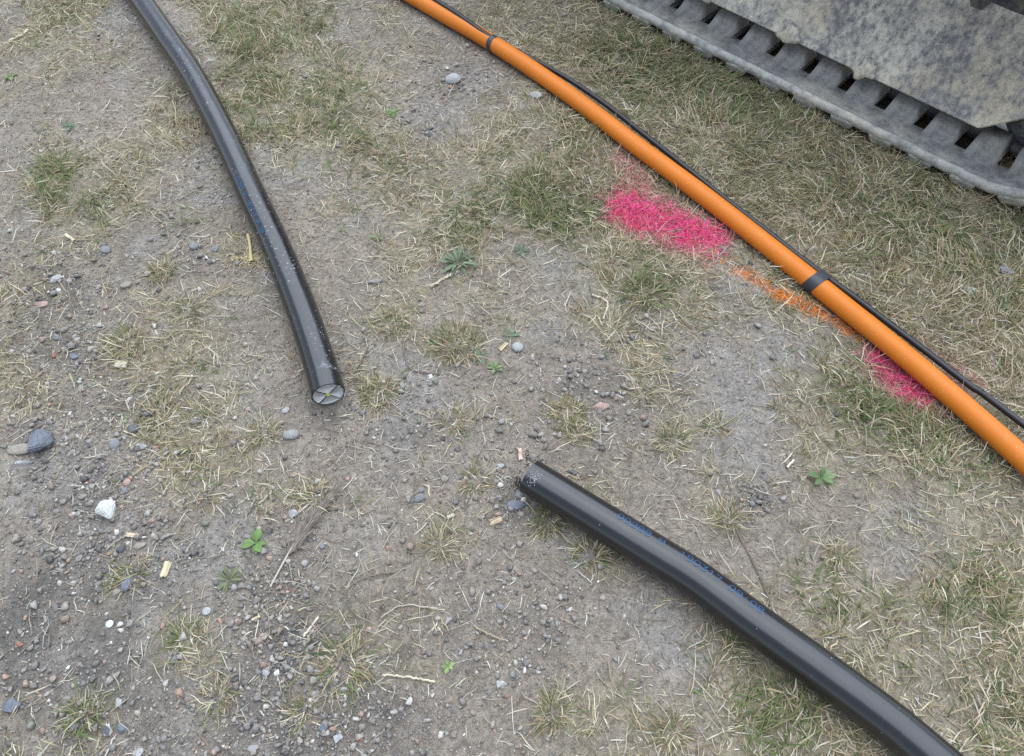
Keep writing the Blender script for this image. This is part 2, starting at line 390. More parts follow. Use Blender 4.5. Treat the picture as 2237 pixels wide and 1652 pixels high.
def extend(P_, d, end):
    a, b = (P_[0], P_[1]) if end == 0 else (P_[-1], P_[-2])
    t = (a - b) / np.linalg.norm(a - b); t[2] = 0
    return np.vstack([[a + t * d], P_]) if end == 0 else np.vstack([P_, [a + t * d]])

R_CAB, R_PIPE, R_THIN = 0.0322, 0.0212, 0.0067
path_l = lift([(307, 0), (366, 85), (423, 170), (490, 296), (551, 427), (607, 548), (663, 688), (700, 800), (717, 861)], R_CAB + 0.004)
path_l = spline(extend(path_l, 0.9, 0), 320)
path_r = lift([(1157, 1041), (1250, 1098), (1357, 1164), (1440, 1215), (1525, 1269), (1651, 1363), (1801, 1471), (1951, 1583), (2069, 1683)], R_CAB + 0.010)
path_r = spline(extend(path_r, 0.7, 1), 320)
path_p = lift([(913, 0), (1083, 99), (1240, 205), (1388, 317), (1534, 425), (1706, 560), (1870, 691), (2010, 806), (2152, 929), (2237, 1005)], R_PIPE + 0.004)
path_p = spline(extend(extend(path_p, 1.0, 0), 0.9, 1), 360)
th = [(951, 0, .047), (1015, 42, .045), (1081, 87, .040), (1178, 137, .030), (1246, 176, .027), (1327, 231, .026), (1406, 293, .026), (1505, 371, .027), (1607, 452, .029),
      (1731, 549, .033), (1790, 594, .036), (1870, 652, .031), (1937, 703, .027), (2015, 762, .024), (2120, 843, .023), (2144, 858, .023), (2237, 928, .023)]
path_t = np.array([G(x, y, z) for x, y, z in th])
path_t = spline(extend(extend(path_t, 0.9, 0), 0.8, 1), 400)

# track of the digger: frame along the run
TA = G(1654, 138, 0.05); TB = G(1938, 272, 0.05)
_d = (TB - TA) / np.linalg.norm(TB - TA); _n = np.array([_d[1], -_d[0], 0.0]); _n = _n if _n[0] < 0 else -_n
TD = _d + 0.028 * _n; TD /= np.linalg.norm(TD)
TN = np.array([TD[1], -TD[0], 0.0]); TN = TN if TN[0] < 0 else -TN          # outward, towards the cables
T0 = np.array([TA[0], TA[1], 0.0]) + 0.004 * TN
def track_uv(x, y):
    dx, dy = x - T0[0], y - T0[1]
    return dx * TD[0] + dy * TD[1], dx * TN[0] + dy * TN[1]

def poly_dist(x, y, P_, step=4):
    Q = P_[::step, :2]; best = np.full(len(x), 9.0)
    for k in range(0, len(Q)):
        best = np.minimum(best, np.hypot(x - Q[k, 0], y - Q[k, 1]))
    return best
def blocked(x, y, grow=0.0):
    a, n = track_uv(x, y)
    b = (a < 0.60) & (n < -0.005 + grow) & (n > -0.33)
    for P_, R in ((path_l, R_CAB), (path_r, R_CAB), (path_p, R_PIPE), (path_t, R_THIN)):
        b |= poly_dist(x, y, P_, 3) < (R * 0.62 if R > 0.01 else 0.019) + grow
    return b

# ------------------------------------------------------------------ ground: one sheet, fine near the camera, out to the horizon
def axis(lo, hi, step, far):
    core = np.arange(lo, hi + step / 2, step)
    g = step * 1.6 * 1.28 ** np.arange(0, 60); g = np.cumsum(g); g = g[g < far]
    return np.concatenate([(lo - g)[::-1], core, hi + g])
gx, gy = axis(-1.9, 2.0, 0.0075, 90.0), axis(-0.05, 2.75, 0.0075, 90.0)
XX, YY = np.meshgrid(gx, gy, indexing='ij'); xx, yy = XX.ravel(), YY.ravel()
inside = (np.abs(xx) < 4) & (yy > -1.2) & (yy < 5)
g_, gr_, gv_, fl_, pk_, og_ = [np.zeros_like(xx) for _ in range(6)]
yc = np.maximum(yy, -0.3)
g_[inside], gr_[inside], gv_[inside], fl_[inside], pk_[inside], og_[inside] = cover(xx[inside], yc[inside])
g_[~inside] = 0.5
n_a, n_b, n_c = fbm(xx, yy, 0.30, 100, 3), fbm(xx, yy, 0.09, 110, 3), fbm(xx, yy, 0.16, 120, 3)
soil = np.array([0.282, 0.240, 0.196])[None] * (0.80 + 0.42 * n_a)[:, None]
cool = np.array([0.292, 0.270, 0.246])
soil = soil + (cool - soil) * (0.75 * sstep(0.48, 0.70, n_c))[:, None]
warm = np.array([0.29, 0.245, 0.185])
soil = soil + (warm - soil) * (0.55 * sstep(0.55, 0.75, fbm(xx, yy, 0.13, 130, 3)))[:, None]
dark = np.array([0.125, 0.115, 0.108])
soil = soil + (dark - soil) * (0.55 * np.clip(gv_ - 0.45, 0, 1) * sstep(0.35, 0.65, n_b))[:, None]
soil = soil + (np.array([0.135, 0.126, 0.113]) - soil) * (np.clip(blobs(*to_px(xx, np.maximum(yy, -0.3)), DAMP), 0, 1) * (0.25 + 0.75 * sstep(0.38, 0.62, fbm(xx, yy, 0.07, 160, 3))))[:, None]
thatch = np.array([0.285, 0.245, 0.172])
soil = soil + (thatch - soil) * (0.85 * sstep(0.22, 0.60, g_))[:, None]
soil = soil + (np.array([0.74, 0.08, 0.18]) - soil) * (0.75 * np.clip(pk_, 0, 1) * sstep(0.3, 0.6, n_b + 0.1))[:, None]
soil = soil + (np.array([0.85, 0.22, 0.03]) - soil) * (0.75 * np.clip(og_, 0, 1) * sstep(0.35, 0.6, n_b))[:, None]
i, j = np.meshgrid(np.arange(len(gx) - 1), np.arange(len(gy) - 1), indexing='ij'); w = len(gy)
GF = np.stack([i * w + j, (i + 1) * w + j, (i + 1) * w + j + 1, i * w + j + 1], -1).reshape(-1, 4)
ground = mesh_np('ground', np.stack([xx, yy, hgt(xx, yy)], -1), GF, M['ground'], soil, smooth=True)
tag(ground, 'dusty grey-brown trampled soil with worn bare patches', None, kind='structure')

# ------------------------------------------------------------------ scatter region: what the photo sees plus a margin
def scatter(n, seed, mx=190, my=150):
    r = np.random.default_rng(seed)
    x, y = r.uniform(-2.0, 2.1, n * 4), r.uniform(0.02, 2.75, n * 4)
    px, py = to_px(x, y)
    k = (px > -mx) & (px < 2237 + mx) & (py > -my) & (py < 1652 + my)
    return x[k], y[k], r

# ------------------------------------------------------------------ grass
PAL = dict(pale=(0.60, 0.56, 0.44), straw=(0.47, 0.415, 0.28), tan=(0.34, 0.285, 0.175), brown=(0.215, 0.16, 0.10), olive=(0.26, 0.25, 0.13), green=(0.135, 0.185, 0.070), dgreen=(0.085, 0.140, 0.050))
def blade_colors(n, green, r, brown=0.0):
    """green in 0..1 per blade"""
    u = r.random(n)
    c = np.empty((n, 3))
    keys = [PAL[k] for k in ('pale', 'straw', 'tan', 'brown', 'olive', 'green', 'dgreen')]
    wts = np.stack([0.24 * (1 - green) + 0.04, 0.30 * (1 - green) + 0.04, 0.26 * (1 - green) + 0.05, 0.06 + brown + 0 * green, 0.20 + 0.25 * green, 0.03 + 0.65 * green, 0.01 + 0.22 * green], 1)
    wts = np.cumsum(wts / wts.sum(1)[:, None], 1)
    idx = (u[:, None] > wts).sum(1).clip(0, 6)
    c = np.array(keys)[idx] * np.array([1.07, 1.0, 0.94]) * r.uniform(0.72, 1.25, (n, 1)) * r.uniform(0.95, 1.05, (n, 3))
    return c
def blades(x, y, z, az, tilt, length, width, curl, col, r, roll=None):
    """ribbons of three segments; tilt from vertical at the root, curl adds to it towards the tip"""
    n = len(x)
    ts = np.array([0.0, 0.38, 0.72, 1.0]); wd = np.array([0.85, 1.0, 0.72, 0.06])
    d = np.stack([np.cos(az), np.sin(az)], 1)
    pos = np.zeros((n, 4, 3)); pos[:, 0] = np.stack([x, y, z], 1)
    ang = tilt.copy()
    for k in range(1, 4):
        seg = length * (ts[k] - ts[k - 1])
        ang = np.minimum(tilt + curl * ts[k], 1.66)
        pos[:, k, :2] = pos[:, k - 1, :2] + d * (np.sin(ang) * seg)[:, None]
        pos[:, k, 2] = pos[:, k - 1, 2] + np.cos(ang) * seg
        az2 = az + r.normal(0, 0.22, n); d = np.stack([np.cos(az2), np.sin(az2)], 1)
    pos[:, :, 2] = np.maximum(pos[:, :, 2], (z - 0.0005)[:, None])
    ro = r.uniform(-0.9, 0.9, n) if roll is None else roll
    side = np.stack([-np.sin(az) * np.cos(ro), np.cos(az) * np.cos(ro), np.sin(ro)], 1)
    V = np.empty((n, 7, 3)); C = np.empty((n, 7, 3))
    for k in range(3):
        off = side * (width * wd[k] * 0.5)[:, None]
        V[:, 2 * k], V[:, 2 * k + 1] = pos[:, k] - off, pos[:, k] + off
    V[:, 6] = pos[:, 3]
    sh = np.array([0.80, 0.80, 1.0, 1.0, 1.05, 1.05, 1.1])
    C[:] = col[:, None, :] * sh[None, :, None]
    base = (np.arange(n) * 7)[:, None]
    Q = np.concatenate([base + np.array([0, 1, 3, 2]), base + np.array([2, 3, 5, 4])])
    T_ = base + np.array([4, 5, 6])
    return V.reshape(-1, 3), [Q, T_], C.reshape(-1, 3)

def tufted(n_tufts, per, seed):
    x, y, r = scatter(n_tufts, seed)
    g, gr, gv, fl, pk, og = cover(x, y)
    keep = r.random(len(x)) < (sstep(0.10, 0.92, g) ** 1.15)
    x, y, g, gr = x[keep], y[keep], g[keep], gr[keep]
    nt_ = len(x)
    size = r.gamma(3.0, 1 / 3.0, nt_) * (0.55 + 0.6 * g)
    cnt = r.poisson(per * (0.35 + 0.9 * g))
    idx = np.repeat(np.arange(nt_), cnt); n = len(idx)
    tgreen = np.clip(gr + r.normal(0, 0.16, nt_), 0, 1)
    tdir, tbias = 4 * math.pi * fbm(x, y, 0.22, 150, 2) + r.normal(0, 0.5, nt_), r.random(nt_)
    ra = r.uniform(0, 2 * math.pi, n); rr_ = np.abs(r.normal(0, 0.014, n)) * (0.5 + size[idx])
    bx, by = x[idx] + rr_ * np.cos(ra), y[idx] + rr_ * np.sin(ra)
    az = np.where(r.random(n) < 0.25 + tbias[idx] * 0.65, tdir[idx] + r.normal(0, 0.45, n), ra + r.normal(0, 0.7, n))
    grn = tgreen[idx]
    tilt = np.clip(r.normal(1.12 - 0.30 * grn, 0.30, n), 0.05, 1.52)
    ln = np.clip(r.gamma(5, 1 / 5.0, n) * 0.029 * (0.60 + 0.50 * size[idx]), 0.008, 0.062)
    wd = r.uniform(0.0010, 0.0024, n) * (1 + 0.30 * grn)
    curl = r.uniform(0.1, 0.9, n)
    ok = ~blocked(bx, by)
    a, nn = track_uv(bx, by)
    bx, by, az, tilt, ln, wd, curl, grn = [q[ok] for q in (bx, by, az, tilt, ln, wd, curl, grn)]
    col = blade_colors(len(bx), grn, r, 0.05 + 0.25 * sstep(0.6, 0.8, fbm(bx, by, 0.25, 140, 2)))
    return bx, by, az, tilt, ln, wd, curl, col, r
bx, by, az, tilt, ln, wd, curl, col, r = tufted(9500, 15.5, 21)
pk, og = cover(bx, by)[4:6]
mp_ = 0.5
pr = r.random(len(bx))
is_p = pr < np.clip(pk, 0, 1) ** 0.8; is_o = (~is_p) & (pr < np.clip(og, 0, 1))
z = hgt(bx, by) - 0.001
rest = ~(is_p | is_o)
def put_grass(name, sel, mat, c, label, cat):
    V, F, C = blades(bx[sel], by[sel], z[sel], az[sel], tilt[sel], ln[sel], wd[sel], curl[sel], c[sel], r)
    o = mesh_np(name, V, F, mat, C); tag(o, label, cat, kind='stuff'); return o
put_grass('grass', rest, M['grass'], col, 'short patchy dry grass, straw coloured with green clumps', 'grass')

# extra, denser blades where the marking paint was sprayed
def painted(name, L, dens, colr, label, seed, split):
    rr = np.random.default_rng(seed)
    x, y = rr.uniform(-0.2, 1.7, 60000), rr.uniform(0.6, 2.0, 60000)
    px, py = to_px(x, y); keep = split(px)
    x, y = x[keep], y[keep]
    f = cover(x, y)[4 if colr[0] < 0.85 else 5]
    k = (rr.random(len(x)) < np.clip(f, 0, 1) ** 1.1 * dens) & ~blocked(x, y)
    x, y, f = x[k], y[k], f[k]; n = len(x)
    own = is_p if colr[0] < 0.85 else is_o
    pxx = to_px(bx, by)[0]; own = own & split(pxx)
    x, y = np.concatenate([x, bx[own]]), np.concatenate([y, by[own]])
    f = np.concatenate([f, (pk if colr[0] < 0.85 else og)[own]]); n = len(x)
    sat = np.clip(f * rr.uniform(0.55, 1.25, n), 0, 1)[:, None]
    c = np.array(colr)[None] * rr.uniform(0.75, 1.15, (n, 1)); c[:, 1:] *= rr.uniform(0.7, 1.5, (n, 2))
    c = blade_colors(n, np.full(n, 0.2), rr) * (1 - sat) + c * sat
    V, F, C = blades(x, y, hgt(x, y), rr.uniform(0, 6.28, n), np.clip(rr.normal(1.0, 0.3, n), 0.1, 1.5), np.clip(rr.gamma(5, .2, n) * 0.027, .008, .05) * (1.0 if colr[0] < 0.85 else 0.75),
                     rr.uniform(.0009, .0018, n), rr.uniform(0, .9, n), c, rr)
    tag(mesh_np(name, V, F, M['paint'], C), label, 'paint mark', kind='stuff')
PINKC, ORNGC = (0.82, 0.070, 0.205), (0.92, 0.26, 0.02)
painted('pink_paint_mark', PINK, 1.0, PINKC, 'large bright pink spray paint mark on grass left of the orange pipe', 31, lambda p: p < 1750)
painted('pink_paint_mark', PINK, 1.0, PINKC, 'smaller pink spray paint mark half under the orange pipe at right', 32, lambda p: p >= 1750)
painted('orange_paint_mark', ORNG, 0.9, ORNGC, 'thin broken line of orange spray paint beside the orange pipe', 33, lambda p: p > 0)

# dry straw lying flat
x, y, r = scatter(34000, 41)
g, gr, gv, fl, pk2, og2 = cover(x, y)
k = (r.random(len(x)) < 0.10 + 0.90 * g) & ~blocked(x, y)
x, y, g = x[k], y[k], g[k]; n = len(x)
x, y = x + r.normal(0, 0.004, n), y + r.normal(0, 0.004, n)
lc = np.where(r.random(n) < 0.45, 0, 1)
pal = np.array([(0.54, 0.49, 0.37), (0.33, 0.275, 0.19), (0.20, 0.155, 0.11), (0.62, 0.59, 0.49)])
ci = r.choice(4, n, p=[0.36, 0.34, 0.22, 0.08])
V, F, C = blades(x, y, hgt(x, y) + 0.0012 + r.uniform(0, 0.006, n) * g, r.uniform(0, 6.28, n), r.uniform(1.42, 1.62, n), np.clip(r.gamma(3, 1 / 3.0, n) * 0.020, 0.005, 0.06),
                 r.uniform(0.0007, 0.0019, n), r.uniform(-0.1, 0.1, n), pal[ci] * r.uniform(0.7, 1.15, (n, 1)), r, r.uniform(-0.4, 0.4, n))
tag(mesh_np('straw_litter', V, F, M['straw'], C), 'loose broken bits of dry straw strewn over the ground', 'straw', kind='stuff')

# brown dead stems, thickest round the dark tussock at lower centre
x, y, r = scatter(16000, 43)
STEMS = [(800, 1330, 150, 1.0), (750, 1460, 130, 1.2), (900, 1250, 140, .5), (640, 1230, 90, .35), (1000, 840, 120, .45), (1060, 600, 160, .25), (300, 230, 150, .4), (390, 230, 60, .6), (940, 290, 90, .5), (1700, 1150, 160, .25), (1950, 1350, 200, .3)]
k = (r.random(len(x)) < 0.035 + 0.5 * blobs(*to_px(x, y), STEMS)) & ~blocked(x, y)
x, y = x[k], y[k]; n = len(x)
pal = np.array([(0.20, 0.155, 0.115), (0.145, 0.110, 0.085), (0.30, 0.24, 0.175), (0.42, 0.365, 0.27)])
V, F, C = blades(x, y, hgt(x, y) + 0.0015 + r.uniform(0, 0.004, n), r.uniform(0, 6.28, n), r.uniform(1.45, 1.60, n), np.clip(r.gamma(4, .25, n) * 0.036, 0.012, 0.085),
                 r.uniform(0.0008, 0.0016, n), r.uniform(-0.06, 0.06, n), pal[r.choice(4, n, p=[.36, .26, .24, .14])] * r.uniform(.75, 1.2, (n, 1)), r, r.uniform(-.3, .3, n))
tag(mesh_np('dead_stems', V, F, M['straw'], C), 'thin brown dead stems lying on the soil, thickest at lower centre', 'dead stems', kind='stuff')

# ------------------------------------------------------------------ gravel, grit, metal flakes
def hull_template(seed, npts=11, flat=0.7):
    rr = np.random.default_rng(seed)
    bm = bmesh.new()
    p = rr.normal(size=(npts, 3)); p /= np.linalg.norm(p, axis=1)[:, None]
    p *= rr.uniform(0.80, 1.0, (npts, 1)); p[:, 2] *= flat
    for q in p: bm.verts.new(q)
    bmesh.ops.convex_hull(bm, input=bm.verts)
    bm.verts.ensure_lookup_table()
    loose = [v for v in bm.verts if not v.link_faces]
    bmesh.ops.delete(bm, geom=loose, context='VERTS')
    bmesh.ops.triangulate(bm, faces=bm.faces)
    bm.verts.index_update()
    V = np.array([v.co[:] for v in bm.verts]); F = np.array([[v.index for v in f.verts] for f in bm.faces])
    bm.free(); return V, F
TEMPL = [hull_template(500 + k, 10 + k, 0.75) for k in range(10)]
SMALL = [hull_template(560 + k, 8, 0.75) for k in range(8)]
OCTA = [hull_template(540 + k, 6, 0.8) for k in range(6)]
def rotmats(n, r, tilt=0.5):
    a, b = r.uniform(0, 6.283, n), r.normal(0, tilt, n)
    ca, sa, cb, sb = np.cos(a), np.sin(a), np.cos(b), np.sin(b)
    Z = np.zeros(n); O = np.ones(n)
    Rz = np.stack([np.stack([ca, -sa, Z], 1), np.stack([sa, ca, Z], 1), np.stack([Z, Z, O], 1)], 1)
    Rx = np.stack([np.stack([O, Z, Z], 1), np.stack([Z, cb, -sb], 1), np.stack([Z, sb, cb], 1)], 1)
    return Rz @ Rx
STONES = np.array([(0.185, 0.182, 0.182), (0.255, 0.248, 0.240), (0.31, 0.288, 0.258), (0.40, 0.39, 0.375), (0.115, 0.114, 0.116), (0.30, 0.235, 0.185), (0.40, 0.26, 0.21), (0.58, 0.57, 0.54)])
def stones(name, x, y, size, r, T, sink, label, cat, probs, mat, dusty=0.3):
    n = len(x); Vs, Fs, Cs, off = [], [], [], 0
    ti = r.integers(0, len(T), n); Rm = rotmats(n, r)
    sc = size[:, None] * np.stack([r.uniform(0.8, 1.25, n), r.uniform(0.7, 1.05, n), r.uniform(0.6, 1.0, n)], 1)
    col = STONES[r.choice(len(STONES), n, p=probs)] * np.array([1.06, 1.0, 0.93]) * r.uniform(0.70, 1.30, (n, 1))
    soilc = np.array([0.235, 0.21, 0.185]); dm = (r.random(n) * dusty * 2)[:, None].clip(0, 1)
    col = col * (1 - dm) + soilc * dm
    zc = hgt(x, y) + size * (sink + r.uniform(-0.45, 0.12, n))
    for t, (tv, tf) in enumerate(T):
        s = np.where(ti == t)[0]
        if not len(s): continue
        v = (tv[None] * sc[s][:, None, :]) @ np.transpose(Rm[s], (0, 2, 1)) + np.stack([x[s], y[s], zc[s]], 1)[:, None]
        Vs.append(v.reshape(-1, 3)); Cs.append(np.repeat(col[s], len(tv), 0))
        Fs.append((tf[None] + (np.arange(len(s)) * len(tv))[:, None, None] + off).reshape(-1, 3)); off += len(s) * len(tv)
    o = mesh_np(name, np.concatenate(Vs), np.concatenate(Fs), mat, np.concatenate(Cs))
    tag(o, label, cat, kind='stuff'); return o
PR = [0.22, 0.25, 0.19, 0.13, 0.09, 0.05, 0.03, 0.04]
x, y, r = scatter(70000, 51)
gv = cover(x, y)[2]; gg = cover(x, y)[0]
k = (r.random(len(x)) < np.clip((gv - 0.14) / 2.0, 0, 1) * (1 - 0.8 * sstep(0.35, 0.7, gg))) & ~blocked(x, y, 0.004)
x, y, gv = x[k], y[k], gv[k]
stones('gravel', x, y, np.clip(r.gamma(2.6, 1 / 2.6, len(x)) * 0.0034, 0.0020, 0.0090), r, TEMPL, 0.45, 'loose grey crushed gravel lying in patches on the bare soil', 'gravel', PR, M['stone'])
x, y, r = scatter(64000, 52)
gg, _, gv = cover(x, y)[:3]
k = (r.random(len(x)) < (0.25 + 0.75 * np.clip(gv, 0, 1)) * (1 - 0.85 * sstep(0.3, 0.6, gg)) * 0.8) & ~blocked(x, y, 0.002)
x, y = x[k], y[k]
stones('small_gravel', x, y, np.clip(r.gamma(4, 1 / 4.0, len(x)) * 0.0023, 0.0012, 0.0045), r, SMALL, 0.25, 'fine stone chippings scattered over the bare soil', 'gravel', PR, M['stone'], 0.45)
x, y, r = scatter(75000, 53)
gg = cover(x, y)[0]
k = (r.random(len(x)) < 0.9 * (1 - 0.85 * sstep(0.3, 0.6, gg)))
x, y = x[k], y[k]
stones('grit', x, y, np.clip(r.gamma(3, 1 / 3.0, len(x)) * 0.0013, 0.0006, 0.0030), r, OCTA, 0.3, 'sandy grit and crumbs of soil on the bare ground', 'grit', [0.14, 0.22, 0.34, 0.10, 0.09, 0.08, 0.01, 0.02], M['stone'], 0.5)
x, y, r = scatter(22000, 54)
f = cover(x, y)[3]
k = (r.random(len(x)) < np.clip(f, 0, 1.2) * 0.95) & ~blocked(x, y)
x, y = x[k], y[k]; n = len(x)
tv, tf = OCTA[0]
sz = r.uniform(0.0009, 0.0021, n); Rm = rotmats(n, r, 1.0)
v = (tv[None] * (sz[:, None] * np.array([1, 0.8, 0.4]))[:, None]) @ np.transpose(Rm, (0, 2, 1)) + np.stack([x, y, hgt(x, y) + 0.0028 + r.uniform(0, .002, n)], 1)[:, None]
fc = np.repeat(np.array([(0.80, 0.80, 0.82)]) * r.uniform(0.8, 1.1, (n, 1)), len(tv), 0)
tag(mesh_np('metal_shavings', v.reshape(-1, 3), (tf[None] + (np.arange(n) * len(tv))[:, None, None]).reshape(-1, 3), M['fleck'], fc),
    'tiny bright aluminium saw flakes scattered around the cut cable ends', 'metal flakes', kind='stuff')

# ------------------------------------------------------------------ the two cut power cables
GLY = {'0': [[(0, .25), (0, 1.25), (.25, 1.5), (.75, 1.5), (1, 1.25), (1, .25), (.75, 0), (.25, 0), (0, .25)]],
       '1': [[(.2, 1.2), (.55, 1.5), (.55, 0)]],
       '2': [[(0, 1.2), (.25, 1.5), (.75, 1.5), (1, 1.2), (1, .95), (0, 0), (1, 0)]],
       '3': [[(0, 1.5), (1, 1.5), (.5, .9), (1, .6), (1, .25), (.75, 0), (.25, 0), (0, .25)]],
       '7': [[(0, 1.5), (1, 1.5), (.4, 0)]],
       '8': [[(.25, .8), (0, 1.05), (0, 1.3), (.25, 1.5), (.75, 1.5), (1, 1.3), (1, 1.05), (.75, .8), (.25, .8), (0, .55), (0, .2), (.25, 0), (.75, 0), (1, .2), (1, .55), (.75, .8)]],
       '9': [[(1, .8), (.25, .8), (0, 1.0), (0, 1.3), (.25, 1.5), (.75, 1.5), (1, 1.3), (1, .3), (.75, 0), (.1, 0)]],
       '6': [[(.9, 1.5), (.25, 1.5), (0, 1.2), (0, .25), (.25, 0), (.75, 0), (1, .25), (1, .6), (.75, .8), (0, .8)]],
       'M': [[(0, 0), (0, 1.5), (.5, .8), (1, 1.5), (1, 0)]], ':': [[(.5, .3), (.5, .5)], [(.5, 1.0), (.5, 1.2)]]}
def print_on(parent, P_, R, text, s0, phi, ch, adv, hw=0.0006):
    """stroke lettering bent on to the sheath, one mesh per character; phi is the angle round the cable of the base line"""
    T, S, U, L = frames(P_)
    def at(s, a, rr):
        p = np.array([np.interp(s, L, P_[:, q]) for q in range(3)]); i_ = min(len(L) - 1, int(np.searchsorted(L, s)))
        return p + rr * (math.cos(a) * S[i_] + math.sin(a) * U[i_])
    for ci_, c_ in enumerate(text):
        if c_ == ' ': continue
        V, F = [], []
        for st in GLY[c_]:
            for (x0, y0), (x1, y1) in zip(st[:-1], st[1:]):
                ax, ay, ex, ey = x0 * adv * .68, y0 * ch / 1.5, x1 * adv * .68, y1 * ch / 1.5
                l_ = math.hypot(ex - ax, ey - ay) or 1; tx, ty = (ex - ax) / l_, (ey - ay) / l_
                q = [(ax - tx * hw - ty * hw, ay - ty * hw + tx * hw), (ax - tx * hw + ty * hw, ay - ty * hw - tx * hw), (ex + tx * hw + ty * hw, ey + ty * hw - tx * hw), (ex + tx * hw - ty * hw, ey + ty * hw + tx * hw)]
                b_ = len(V)
                for (qx, qy) in q: V.append(at(s0 + ci_ * adv + qx, phi + qy / R, R + 0.0006 + 0.00003 * (len(F) % 7)))
                F.append([b_, b_ + 1, b_ + 2, b_ + 3])
        mesh_np('printed_character', V, np.array(F), M['print_'], parent=parent)
def cut_end(parent, P_, R, end, rot, seed):
    """sawn face: dark filler disc, four sector conductors with insulation, yellow centre"""
    T, S, U, L = frames(P_); k_ = 0 if end == 0 else -1
    c, t = P_[k_], T[k_] * (-1 if end == 0 else 1)
    s, u = S[k_], U[k_]
    def disc(name, pts, off, depth, mat):
        pts = np.array(pts); n_ = len(pts)
        W = c + pts[:, :1] * s + pts[:, 1:] * u
        V = np.vstack([W + t * off, W + t * (off - depth), [W.mean(0) + t * off]])
        Fq = np.array([[q, (q + 1) % n_, n_ + (q + 1) % n_, n_ + q] for q in range(n_)]); Ft = np.array([[2 * n_, q, (q + 1) % n_] for q in range(n_)])
        return mesh_np(name, V, [Fq, Ft], mat, parent=parent)
    a = np.linspace(0, 2 * math.pi, 48, endpoint=False)
    rr = np.random.default_rng(seed)
    disc('filler_face', np.stack([np.cos(a), np.sin(a)], 1) * R * 0.985, -0.0008, 0.004, M['filler'])
    def sector(r0, r1, half, cen):
        p = []
        for q in np.linspace(-half, half, 11): p.append((r1 * math.cos(q), r1 * math.sin(q)))
        yv = r0; corner = (r0, 0.0)
        pts_ = p + [(r0 + 0.0012, 0.0030), (r0, 0.0014), (r0, -0.0014), (r0 + 0.0012, -0.0030)]
        cs, sn = math.cos(cen), math.sin(cen)
        return [(x_ * cs - y_ * sn, x_ * sn + y_ * cs) for x_, y_ in pts_]
    for q in range(4):
        cen = rot + q * math.pi / 2 + rr.normal(0, 0.03)
        ins = disc('core_insulation', sector(0.0026, R * 0.935, 0.765, cen), 0.0002, 0.003, M['insul'])
        disc('conductor', sector(0.0040, R * 0.900, 0.742 + rr.normal(0, 0.008), cen), 0.0010 + 0.0003 * q, 0.003, M['alu'])
    disc('yellow_centre', [(0.0048 * math.cos(q), 0.0048 * math.sin(q)) for q in np.linspace(0, 2 * math.pi, 8, endpoint=False)], 0.0006, 0.002, M['yellow'])
    # crumbs of sawn plastic and metal clinging to the rim and the face
    V, F, C, off = [], [], [], 0
    for q in range(170):
        ang, rad = rr.uniform(0, 6.283), R * (rr.uniform(0.86, 1.0) if q % 2 else math.sqrt(rr.random()))
        tv, tf = OCTA[q % 6]; sz_ = rr.uniform(0.0003, 0.0009)
        p = c + rad * (math.cos(ang) * s + math.sin(ang) * u) + t * (0.0018 + 0.0003)
        V.append(tv * sz_ + p); F.append(tf + off); off += len(tv)
        C.append(np.tile([(0.012,) * 3, (0.03,) * 3, (0.45,) * 3][rr.integers(0, 3)], (len(tv), 1)))
    o = mesh_np('saw_crumbs', np.concatenate(V), np.concatenate(F), M['fleck'], np.concatenate(C), parent=parent); tag(o, kind='stuff')
def dust_patch(parent, P_, R, spots, seed):
    T, S, U, L = frames(P_); rr = np.random.default_rng(seed); V, F, C, off = [], [], [], 0
    for s_, ang, ds, da, n_ in spots:
        for q in range(n_):
            ss = s_ + rr.normal(0, ds); aa = ang + rr.normal(0, da)
            p = np.array([np.interp(ss, L, P_[:, k_]) for k_ in range(3)]); i_ = int(np.clip(np.searchsorted(L, ss), 0, len(L) - 1))
            p = p + (R + 0.0002) * (math.cos(aa) * S[i_] + math.sin(aa) * U[i_])
            tv, tf = OCTA[q % 6]; sz_ = rr.uniform(0.0003, 0.0010)
            V.append(tv * sz_ + p); F.append(tf + off); off += len(tv); C.append(np.tile((0.78, 0.78, 0.80), (len(tv), 1)))
    o = mesh_np('metal_dust', np.concatenate(V), np.concatenate(F), M['fleck'], np.concatenate(C), parent=parent); tag(o, kind='stuff')

def cable(name, P_, mat, label):
    root = empty(name, tuple(P_[len(P_) // 2] * [1, 1, 0])); bpy.context.view_layer.update()
    V, F, uv = tube_data(P_, R_CAB, 48, 0.02)
    loc = np.array(root.location)
    tag(root, label, 'cable')
    # sheath with a slightly rounded sawn lip
    mesh_np('sheath', V, F, mat, parent=root, smooth=True, uv=uv)
    root.location = (0, 0, 0)
    return root
cab_l = cable('power_cable', path_l, M['cable_l'], 'thick black cable, white speckled, with its sawn end facing the camera')
cut_end(cab_l, path_l, R_CAB, 1, 0.04, 5)
Ll = frames(path_l)[3][-1]
